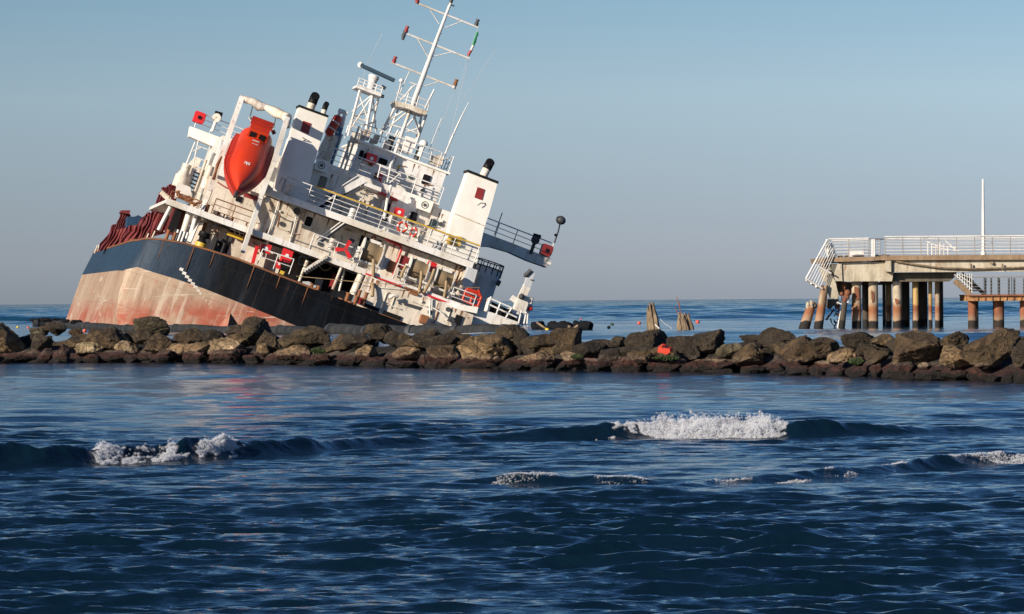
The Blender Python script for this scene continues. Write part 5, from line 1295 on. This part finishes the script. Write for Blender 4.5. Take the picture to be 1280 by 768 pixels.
# oil drums, crates and coils on the poop and boat decks
for i, (px, py, y, mt) in enumerate(((415, 306, 4, 'grime_white'), (482, 330, 5, 'grey'), (489, 334, 4.6, 'rustpaint'), (574, 364, 4.2, 'grime_white'), (440, 268, 7, 'white'), (525, 300, 7.2, 'grime_white'), (548, 309, 7, 'grey'), (362, 238, 7.4, 'grime_white'), (256, 262, 5, 'rustpaint'), (322, 286, 5.4, 'grime_white'))):
    c = PL(px, py, y); MB().tube([c + Vector((0, 0, -.35)), c + Vector((0, 0, .38))], .24, 12).build('drum', M[mt], ship)

# rust runs weeping down the walls from the deck edges
q = random.Random(5)
def runs(p, r_, y, n, par, lo=.25, hi=.9):
    for k in range(n):
        t = q.random(); c = PL(p[0] + (r_[0] - p[0]) * t, p[1] + (r_[1] - p[1]) * t, y); L_ = q.uniform(lo, hi); w_ = q.uniform(.025, .07)
        MB().prism([(c.x - w_, c.z), (c.x + w_, c.z), (c.x + w_ * .4, c.z - L_ * .6), (c.x + w_ * .2, c.z - L_), (c.x - w_ * .3, c.z - L_ * .7)], y - .004, y + .01).build('rust_run', M['rustpaint'], par)
runs((345, 248), (585, 337), 7.99, 16, h2); runs((415, 218), (560, 270), 9.99, 9, h3); runs((460, 346), (588, 393), 1.49, 12, wall); runs((446, 181), (545, 214), 11.99, 7, hA, .2, .6)
runs((250, 257), (335, 288), 5.99, 9, h1)
for (px, py, L_) in ((205, 301, 1.3), (243, 308, 1.7), (268, 316, 1.0), (318, 333, 1.5), (350, 346, .9), (385, 359, 1.2)):
    yb = bulge((px - 179) / 19.9) - .03; c = PL(px, py, yb)
    MB().prism([(c.x - .025, c.z), (c.x + .03, c.z), (c.x + .02, c.z - L_ * .6), (c.x, c.z - L_), (c.x - .015, c.z - L_ * .5)], yb, yb + .06).build('rust_run', M['rustpaint'], hull)
# ================================================================== PIER
PY = 200.0
def pp(px, py, Y=PY): return WP(px, py, Y)
pier = empty('pier', (pp(1110, 410).x, PY + 4, 0))
POFF = Vector(pier.location)
class PB(MB):
    def build(s, name, mat, parent=pier):
        loc = Vector((0, 0, 0)); par = parent
        while par is not None: loc += Vector(par.location); par = par.parent
        s.v = [tuple(Vector(v) - loc) for v in s.v]; return MB.build(s, name, mat, parent)
    def poly(s, pts, Y0, Y1): return s.prism([(lambda w_: (w_.x, w_.z))(WP(a, b, Y0)) for a, b in pts], Y0, Y1)
tag(pier, 'broken concrete pier end with white railings on rust stained round piles', 'pier')
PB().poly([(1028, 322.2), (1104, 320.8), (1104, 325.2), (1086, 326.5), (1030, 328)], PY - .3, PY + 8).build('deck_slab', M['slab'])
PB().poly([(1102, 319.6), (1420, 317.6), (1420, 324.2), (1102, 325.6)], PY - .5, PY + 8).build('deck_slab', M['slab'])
PB().poly([(1039, 330), (1052, 330), (1053, 351.5), (1044, 351.5)], PY - .1, PY + 8).build('cross_beam', M['concrete'])
PB().poly([(1051, 328.3), (1107, 327.5), (1107, 340), (1117, 340), (1115, 351.8), (1051, 352)], PY, PY + 1.2).build('cross_beam', M['concrete'])
PB().poly([(1107, 326.2), (1114, 326.2), (1114, 340), (1107, 339.5)], PY - .45, PY - .02).build('bearing_block', M['concrete'])
PB().poly([(1114.3, 326.2), (1420, 324.6), (1420, 339), (1114.3, 340.5)], PY - .25, PY + .3).build('edge_girder', M['concrete'])
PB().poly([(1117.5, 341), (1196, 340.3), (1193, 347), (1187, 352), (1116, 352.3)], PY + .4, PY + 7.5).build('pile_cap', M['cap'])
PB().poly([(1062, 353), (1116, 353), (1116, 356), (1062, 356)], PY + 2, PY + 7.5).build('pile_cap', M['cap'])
mb = PB(); mb.tube([pp(1120, 327, PY - .4), pp(1145, 331, PY - .4), pp(1175, 335, PY - .4), pp(1215, 336.5, PY - .4), pp(1280, 334.5, PY - .4), pp(1400, 332, PY - .4)], .055, 6)
mb.build('service_pipe', M['wood'])
mb = PB(); mb.tube([pp(1240, 329, PY - .4), pp(1240, 329, PY - .2)], .09, 10)
for px in (1214, 1253, 1290): mb.tube([pp(px, 330, PY - .42), pp(px, 337, PY - .42)], .05, 6)
mb.build('girder_fittings', M['wood'])
PILES = {}
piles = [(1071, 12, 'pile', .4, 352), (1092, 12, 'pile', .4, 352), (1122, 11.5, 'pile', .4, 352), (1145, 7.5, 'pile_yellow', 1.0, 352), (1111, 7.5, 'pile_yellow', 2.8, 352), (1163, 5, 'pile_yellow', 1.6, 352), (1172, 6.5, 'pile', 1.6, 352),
         (1082, 8.5, 'pile_shade', 4.2, 352), (1132, 11, 'pile_shade', 4.0, 352), (1154, 12, 'pile_shade', 4.4, 352), (1105, 4, 'pile_shade', 5.5, 352), (1175, 9, 'pile_shade', 5, 352), (1145, 9, 'pile_shade', 6.4, 352)]
for px, wd, mt, dy, top in piles:
    a = pp(px, top, PY + dy); b = pp(px, 412, PY + dy); r = wd / 2 * PY / FPX; x = a.x; y = PY + dy + r
    po_ = PB().tube([(x, y, -1.2), (x, y, .15), (x, y, a.z + .15)], [r * 1.02, r * 1.02, r], 24).build('pile', M[mt])
    PILES[px] = po_
# spalled patches on three of the piles
for (px, py, h, w_, on) in ((1071, 367, 9, 3.2, 1071), (1091, 371, 8, 2, 1092), (1121.5, 377, 4, 3, 1122)):
    mb = PB(); mb.poly([(px - w_, py - h), (px + w_ * .6, py - h + 2), (px + w_, py + h - 3), (px - w_ * .2, py + h), (px - w_ * .8, py + h * .3)], PY + .36, PY + .45); mb.build('spalled_patch', M['pile_rust'], PILES[on])
# railings
def prail(p, q, h, n, post, Y=PY - .2, r=.021, mat='railwhite', parent=pier, name='railing', pmat='railgrey'):
    mb = PB(); pb = PB(); A = WP(*p, Y); B = WP(*q, Y)
    for k in range(n + 1):
        z = Vector((0, 0, h * (k + .6) / (n + .6))); 
        mb.tube([A + z, B + z], r * (2.0 if k == n else .75), 5)
    m_ = max(1, round((B - A).length / post))
    for i in range(m_ + 1):
        p_ = A.lerp(B, i / m_); pb.tube([p_, p_ + Vector((0, 0, h))], r * 1.25, 6)
    o = mb.build(name, M[mat], parent)
    pb.build('posts', M[pmat], o); return o
prail((1036, 322), (1086, 321), .99, 5, 1.0)
prail((1106, 319.8), (1420, 317.8), 1.02, 5, 1.0)
prail((1106, 319.8), (1420, 317.8), .95, 5, 1.9, PY + 7.6, .017)
prail((1040, 322), (1100, 321), .95, 5, 1.0, PY + 7.6, .017)
mb = PB(); 
for px in (1090.5, 1093): mb.tube([pp(px, 321, PY - .1), pp(px, 299, PY - .1)], .05, 6)
mb.tube([pp(1086, 299, PY), pp(1106, 299, PY + 1.5)], .04, 5)
mb.tube([pp(1034, 299, PY - .1), pp(1040, 322, PY - .1)], .05, 6); mb.tube([pp(1039, 304, PY), pp(1044, 321, PY)], .06, 6); mb.tube([pp(1033.5, 299, PY - .1), pp(1036, 321, PY - .1)], .06, 6)
mb.build('gate_post', M['railwhite'])
# collapsed railing panel hanging off the end
mb = PB(); A, B, C, D = pp(1034, 300, PY - .6), pp(1007.5, 348.5, PY - .8), pp(1028, 361, PY - .5), pp(1046, 322, PY - .3)
mb.tube([A, B], .05, 6); mb.tube([B, C], .05, 6); mb.tube([pp(1022, 332, PY - .65), pp(1039, 342, PY - .5)], .05, 5)
for k in range(1, 7):
    t = k / 7; mb.tube([A.lerp(D, t * .9), B.lerp(C, t)], .020, 5)
for k in range(3): mb.tube([pp(1008 + 6 * k, 350 + 4 * k, PY - .5), pp(1013 + 5 * k, 354 + 3 * k, PY - .3)], .07, 5)
mb.build('fallen_railing', M['railwhite'])
mb = PB(); mb.tube([A, pp(1032, 312, PY), pp(1036, 322, PY)], .05, 5); mb.build('fallen_railing', M['railwhite'])
# far stair handrails on the deck
mb = PB()
for k in range(6): mb.tube([pp(1160 + 5 * k, 303 + 2.2 * (k % 3), PY + 6), pp(1160 + 5 * k, 319, PY + 6)], .03, 4)
mb.tube([pp(1158, 302, PY + 6), pp(1170, 307, PY + 6), pp(1196, 310, PY + 6)], .035, 5); mb.tube([pp(1182, 301, PY + 6), pp(1194, 312, PY + 6)], .035, 5); mb.tube([pp(1162, 309, PY + 6), pp(1198, 314, PY + 6)], .03, 5)
mb.build('stair_handrail', M['railwhite'])
def solo(name, label, cat, base):
    e = empty(name, base); tag(e, label, cat); return e
# white box bench on deck
e = solo('bench', 'small white box seat on the broken end of the pier deck', 'bench', pp(1069, 321.5, PY + 1.5))
PB().poly([(1062, 313.5), (1080, 313.5), (1080, 321), (1062, 321)], PY + 1.5, PY + 2.3).build('seat_box', M['white'], e)
PB().poly([(1069, 318), (1078, 318), (1078, 321.4), (1069, 321.4)], PY + 1.2, PY + 1.49).build('dark_kerb', M['darkgrey'], e)
mb = PB()
q = random.Random(3)
for k in range(26):
    px = q.choice([q.uniform(1036, 1062), q.uniform(1096, 1112)]); c = pp(px, 321.2, PY + q.uniform(-.1, .8)); s = q.uniform(.05, .14); mb.ball(c, s, 6, 4)
e = mb.build('rubble', M['cap'], None); tag(e, 'loose broken concrete crumbs along the edge of the pier deck', 'rubble', kind='stuff')
# flagpole
e = solo('flagpole', 'tall bare white pole rising from the pier deck', 'pole', pp(1229, 319, PY))
PB().tube([pp(1229.3, 322, PY - .1), pp(1229, 270, PY - .1), pp(1228.8, 224, PY - .1)], [.105, .085, .055], 10).build('shaft', M['white'], e)
PB().tube([pp(1229.3, 319, PY - .1), pp(1229.3, 315, PY - .1)], .15, 10).build('base_collar', M['railwhite'], e)
# leaning piles and hanging rubble
def lean(px, py, qx, qy, wd, label, mt='pile', top=0):
    e = solo('broken_pile', label, 'pile', pp(qx, qy + 4, PY - .2)); e['group'] = 'broken piles at the pier end'
    r = wd / 2 * PY / FPX; A = pp(px, py, PY - .2); B = pp(qx, qy, PY - .2); d = (B - A).normalized()
    PB().tube([A, A.lerp(B, .35), A.lerp(B, .7), B, B + d * .8], [r * .86, r * .93, r, r * 1.05, r * 1.05], 22).build('shaft', M[mt], e)
    if top:
        mb = PB(); q = random.Random(px)
        for k in range(16):
            s = q.uniform(.05, .13); a = q.uniform(0, 6.28); mb.ball(A + Vector((math.cos(a) * r * .8, math.sin(a) * r * .8, q.uniform(-.05, .22))), s, 7, 4, (1, 1, 1.5))
        mb.build('shattered_head', M['concrete'], e)
    return e
lean(1031, 357, 1023, 409, 11, 'tall leaning rust streaked pile under the fallen railing', 'pile')
lean(1014, 383, 1005, 411, 13, 'short broken pile stump leaning outermost left of the pier', 'pile', 1)
lean(1056, 378, 1052, 409, 8, 'dark cracked pile between the rubble and the first white pile', 'pile_shade')
e = solo('hanging_rubble', 'broken concrete lumps and bent bars dangling under the pier end', 'rubble', pp(1045, 375, PY + .5))
mb = PB()
mb.poly([(1034, 345), (1038, 340), (1044, 352), (1048, 368), (1047, 374), (1038, 373), (1034, 360)], PY - .1, PY + .7); mb.build('concrete_lump', M['concrete'], e)
mb = PB(); mb.poly([(1047, 352), (1066, 353), (1066, 368), (1060, 370), (1051, 369), (1047, 362)], PY + 1.2, PY + 3); mb.poly([(1035, 374), (1049, 375), (1045, 380), (1037, 387), (1034, 384)], PY + .3, PY + 1.0); mb.build('dark_lump', M['cap'], e)
mb = PB(); q = random.Random(9)
for k in range(26):
    x = q.uniform(1036, 1050); y = q.uniform(376, 404); c = pp(x, y, PY + .6); mb.tube([c, c + Vector((q.uniform(-.25, .25), q.uniform(-.2, .2), q.uniform(-.3, .3)))], q.uniform(.02, .07), 5)
for k in range(9):
    c = pp(q.uniform(1052, 1060), q.uniform(366, 376), PY + .1); mb.ball(c, q.uniform(.08, .2), 7, 4)
for k in range(9):
    x = 1036 + 2.6 * k; mb.tube([pp(x, 352, PY + .5), pp(x + q.uniform(-4, 4), q.uniform(362, 384), PY + .3)], .03, 5)
mb.build('bent_bars', M['pile_rust'], e)
mb = PB(); mb.tube([pp(1061, 377, PY - .1), pp(1056, 381, PY - .1), pp(1051, 390, PY - .1), pp(1047, 411, PY - .1)], .045, 5); mb.tube([pp(1046, 378, PY), pp(1056, 382, PY - .1)], .04, 5); mb.build('hanging_strip', M['railwhite'], e)
mb = PB()
for k in range(24):
    c = pp(q.uniform(1028, 1041), q.uniform(325, 347), PY + q.uniform(-.2, .8)); mb.ball(c, q.uniform(.04, .12), 6, 4)
mb.build('edge_crumbs', M['wood'], e)

# lower landing stage with stair
LS = solo('landing_stage', 'low rusty steel landing stage beside the pier with grey railing', 'landing stage', pp(1250, 410, PY + .2))
PB().poly([(1211, 369.5), (1420, 368), (1420, 375), (1211, 376.5)], PY, PY + 4).build('platform_beam', M['rustbeam'], LS)
mb = PB()
for px in range(1222, 1420, 9): mb.poly([(px, 370.5), (px + 1, 370.5), (px + 1, 375.8), (px, 375.8)], PY - .06, PY - .005)
mb.poly([(1211, 368.6), (1420, 367.4), (1420, 369.3), (1211, 370.5)], PY - .15, PY + 4.1)
mb.build('beam_stiffener', M['pile_rust'], LS)
for px, wd, dy in ((1216, 11, .6), (1249.5, 13, .6), (1281.5, 12, .6), (1318, 12, .6), (1220, 7, 3.2), (1246, 9, 3.4), (1284, 8, 3.2)):
    a = pp(px, 376, PY + dy); r = wd / 2 * PY / FPX; y = PY + dy + r
    PB().tube([(a.x, y, -1.2), (a.x, y, a.z + .02)], r, 24).build('pile', M['pile_rust' if dy < 1 else 'pile_shade'], LS)
prail((1213, 369.4), (1420, 368), 1.0, 5, .72, PY - .05, .018, 'railgrey', LS, pmat='darkgrey')
mb = PB()
for px in (1232, 1239, 1249, 1261, 1268, 1280): mb.tube([pp(px, 369, PY + .1), pp(px, 348, PY + .1)], .05, 6)
mb.build('lamp_stubs', M['darkgrey'], LS)
ST = PB(); ST.obox(pp(1193, 351, PY), pp(1213, 368.5, PY), .14, .28); ST.obox(pp(1202, 342, PY + 1.4), pp(1231, 368.5, PY + 1.4), .12, .2); ST.build('stair_stringer', M['slab'], LS)
mb = PB()
for k in range(7):
    t = k / 7; a = pp(1196 + 19 * t, 345 + 21 * t, PY); b = pp(1208 + 19 * t, 345.5 + 21 * t, PY + 1.4); mb.obox(a, b, .34, .07)
mb.build('stair_treads', M['darkgrey'], LS)
mb = PB()
for k in range(7): mb.tube([pp(1197 + 3 * k, 342, PY - .1), pp(1197 + 3 * k, 348 + 3 * k, PY - .1)], .02, 4)
for k in range(3): mb.tube([pp(1193 + 4 * k, 343 , PY - .1), pp(1215, 362 - 7 * k, PY - .1)], .025, 4)
mb.build('stair_rail', M['railwhite'], LS)

# ================================================================== THINGS ON THE WATER
def mlabel(o, lab, cat, group=None): return tag(o, lab, cat, group)
# floating dredge pipe along the wreck
q = random.Random(21)
def pipe(pts, r, label, lay=0):
    L = [ondist(a, b) for a, b in pts]
    mb = MB(); P = []
    for a, b in zip(L[:-1], L[1:]):
        for k in range(10): P.append(a.lerp(b, k / 10) + Vector((0, 0, r * .55 + .05 * math.sin((a.x + k) * .7))))
    P.append(L[-1] + Vector((0, 0, r * .55)))
    e = empty('floating_pipe', P[0]); e2 = Vector(P[0])
    MB().tube([p - e2 for p in P], r, 14).build('pipe_run', M['pipe'], e)
    for k in range(0, len(P), 7):
        mb = MB(); mb.tube([P[k] - e2, P[k] - e2 + (P[min(k + 1, len(P) - 1)] - P[k - 1 if k else 0]).normalized() * .25], r * 1.18, 14); mb.build('flange', M['darkgrey'], e)
    tag(e, label, 'pipe'); return e, P
e, P = pipe([(42, 408.6), (62, 408.4), (70, 408.8), (120, 413.5), (200, 415.5), (300, 417), (385, 419.5)], .27, 'long dark grey floating pipe along the red hull, its free end at the left')
mb = MB()
for k in range(70):
    c = P[q.randint(2, 26)] + Vector((q.uniform(-.5, .5), q.uniform(-.2, .3), .27 + q.uniform(0, .1))); mb.ball(c, q.uniform(.05, .16), 6, 4, (1.8, 1, .8))
o = mb.build('pipe_debris', M['rubber']); tag(o, 'dark weed and scraps lying on the left part of the floating pipe', 'debris', kind='stuff')
e, P = pipe([(414, 419), (480, 420), (560, 420), (645, 420)], .33, 'thick dark floating pipe behind the rocks below the white deck walls')
# pink wedge, its shaded faces painted black
p = ondist(286, 416)
e = solo('wedge_block', 'pale pink sharp-edged wedge sticking up beside the floating pipe', 'wedge', p)
Yw = p.y; f = lambda a, b: WP(a, b, Yw)
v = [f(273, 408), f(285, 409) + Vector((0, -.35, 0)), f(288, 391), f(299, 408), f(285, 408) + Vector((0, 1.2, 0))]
for nm, mt, fcs in (('lit_face', 'antifoul', [(0, 1, 2)]), ('shade_face', 'void', [(1, 3, 2), (3, 4, 2), (4, 0, 2)])):
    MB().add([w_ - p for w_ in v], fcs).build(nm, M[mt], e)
# black fenders
for (x0, x1, yb, lab) in ((664, 683, 413.5, 'black rubber fender touching the end of the ship'), (683, 717, 413.5, 'longest black rubber fender, middle one of the floating row'), (716, 742, 413, 'black rubber fender at the right end of the floating row')):
    a, b = ondist(x0 + 3, yb), ondist(x1 - 3, yb); c = (a + b) / 2; r = .29; e = empty('floating_fender', c)
    MB().tube([(a - c).lerp(b - c, k / 12) + Vector((0, 0, .20 + .05 * math.sin(k * 1.3 + x0))) for k in range(13)], [r * (.62 if k in (0, 12) else .92 + .14 * math.sin(k * 2.1 + x0)) for k in range(13)], 18).build('fender_body', M['rubber'], e)
    MB().tube([a - c + Vector((.25, 0, .24)), a - c + Vector((.38, 0, .24))], r * 1.0, 14).build('end_band', M['rubber'], e)
    tag(e, lab, 'fender', 'floating fenders')
c = ondist(718, 415); e = empty('driftwood', c); tag(e, 'tangle of tan driftwood in front of the right-hand fender', 'driftwood')
mb = MB(); 
for k in range(16): a = Vector((q.uniform(-.45, .45), q.uniform(-.2, .2), q.uniform(0, .22))); mb.tube([a, a + Vector((q.uniform(-.3, .3), 0, q.uniform(-.05, .15)))], q.uniform(.03, .09), 6)
mb.build('branches', M['wood'], e)
c = ondist(676, 414); MB_ = MB(); MB_.tube([c + Vector((-.2, 0, .45)), c + Vector((.45, -.3, .0))], .06, 6); o = MB_.build('driftwood_plank', M['wood']); tag(o, 'grey plank leaning across the left-hand fender', 'plank')
def buoy(px, py, r, mat, label, kind='ball'):
    c = ondist(px, py + r); s = (c - CAM).length / FPX; rr5 = r * s; e = empty('buoy', (c.x, c.y, 0)); tag(e, label, 'buoy', 'small buoys on the water')
    MB().ball((0, 0, rr5 * .55), rr5, 16, 10, (1, 1, .92)).build('float', M[mat], e)
    mb = MB(); mb.ring((0, 0, rr5 * 1.42), (0, 1, 0), rr5 * .18, rr5 * .06, 10, 5); mb.tube([(0, 0, rr5 * 1.2), (0, 0, rr5 * 1.45)], rr5 * .12, 6); mb.build('eye', M['darkgrey'], e)
buoy(433, 413.5, 3.4, 'buoyyellow', 'yellow buoy against the dark pipe below the transom')
buoy(684, 411.5, 2.8, 'buoyyellow', 'yellow buoy in front of the black fenders')
buoy(270, 414, 2.4, 'buoyyellow', 'small yellow buoy by the pipe near the pink wedge'); buoy(121, 413.5, 2.4, 'buoyyellow', 'small yellow buoy by the pipe below the left edge of the hull')
buoy(106, 412.5, 2.4, 'buoyred', 'small red buoy by the pipe at the left'); buoy(35, 409, 1.6, 'buoyred', 'tiny red buoy left of the free pipe end'); buoy(22, 408.5, 1.6, 'buoyyellow', 'tiny yellow buoy at the far left above the rocks')
buoy(765, 405, 2.4, 'buoygreen', 'dark green round buoy, the farther one right of the fenders'); buoy(761, 408.5, 2.2, 'rubber', 'black pointed buoy just left of the dark green one')
buoy(799, 403, 2.4, 'buoyred', 'faded red buoy left of the wooden stake'); buoy(872, 401.5, 2.6, 'buoyred', 'faded red buoy right of the splintered stump'); buoy(726, 399, 1.6, 'buoyred', 'tiny far red buoy above the right-hand fender')
# wooden stake and stump
def stump(label, outline, axis_top, n, seed, px, pyb):
    p = ondist(px, pyb); e = solo('wreck_timber', label, 'timber', Vector((p.x, p.y, 0))); r = random.Random(seed)
    L = [WP(a, b, p.y) - Vector((p.x, p.y, 0)) for a, b in outline]
    mb = MB()
    for k in range(n):
        i = r.uniform(0, 1); base_ = Vector((L[0].x + (L[1].x - L[0].x) * i, r.uniform(-.25, .25), -.4))
        top = Vector((L[2].x + (L[3].x - L[2].x) * i, base_.y * .5, (L[2].z + (L[3].z - L[2].z) * i) * r.uniform(.62, 1.03)))
        mid = base_.lerp(top, .55) + Vector((r.uniform(-.06, .06), 0, 0)); mb.tube([base_, mid, top], [r.uniform(.09, .15), r.uniform(.07, .11), .03], 6, smooth=False)
    mb.build('splintered_shaft', M['wood'], e); return e
s1 = stump('thick splintered wooden stake, the left one of two in the open water', [(813, 413), (826, 413), (809, 379), (819, 377)], None, 26, 3, 819, 413)
mb = MB(); d0 = WP(809, 390, s1.location.y); mb.tube([WP(810, 384, s1.location.y) - s1.location, WP(813, 400, s1.location.y) - s1.location, WP(824, 411, s1.location.y) - s1.location + Vector((0, -.4, 0))], .035, 5); mb.tube([WP(823, 397, s1.location.y) - s1.location, WP(830, 404, s1.location.y) - s1.location, WP(840, 411, s1.location.y) - s1.location], .015, 4); mb.build('trailing_line', M['railwhite'], s1)
s2 = stump('jagged pale stump with thin rods, the right one of two in the open water', [(849, 413.5), (868, 413.5), (848, 391), (860, 388)], None, 24, 5, 858, 413.5)
mb = MB(); yy = s2.location.y
for a, b in (((852, 395), (846, 371)), ((851, 396), (849, 378)), ((865, 412), (861, 391)), ((850, 398), (844, 384))): mb.tube([WP(*a, yy) - s2.location, WP(*b, yy) - s2.location], .02, 4)
mb.build('rods', M['pile_rust'], s2)
# orange crate on the rocks
px, py = 831, 437; d0 = FPX * CAMH / (waterline(px) - horizon(px)); c = WP(px, py, d0 + .45)
e = solo('orange_float', 'crumpled bright orange plastic container lying on the boulders', 'container', c); s = d0 / FPX
mb = MB(); mb.prism([(-8 * s, -3 * s), (-7 * s, 4 * s), (-1 * s, 6.2 * s), (2 * s, 2.5 * s), (8 * s, 1.5 * s), (8 * s, -3 * s), (3 * s, -6 * s), (-3 * s, -3.5 * s)], -.12, .16); o = mb.build('body', M['orange'], e); o.rotation_euler = (.1, 0, -.25)
mb = MB(); mb.tube([(-6 * s, -.16, 4 * s), (-3 * s, -.2, 6.5 * s), (1 * s, -.16, 5 * s)], .02, 6); mb.build('handle', M['orange_dark'], e)
# small black pole on the rock crest (left)
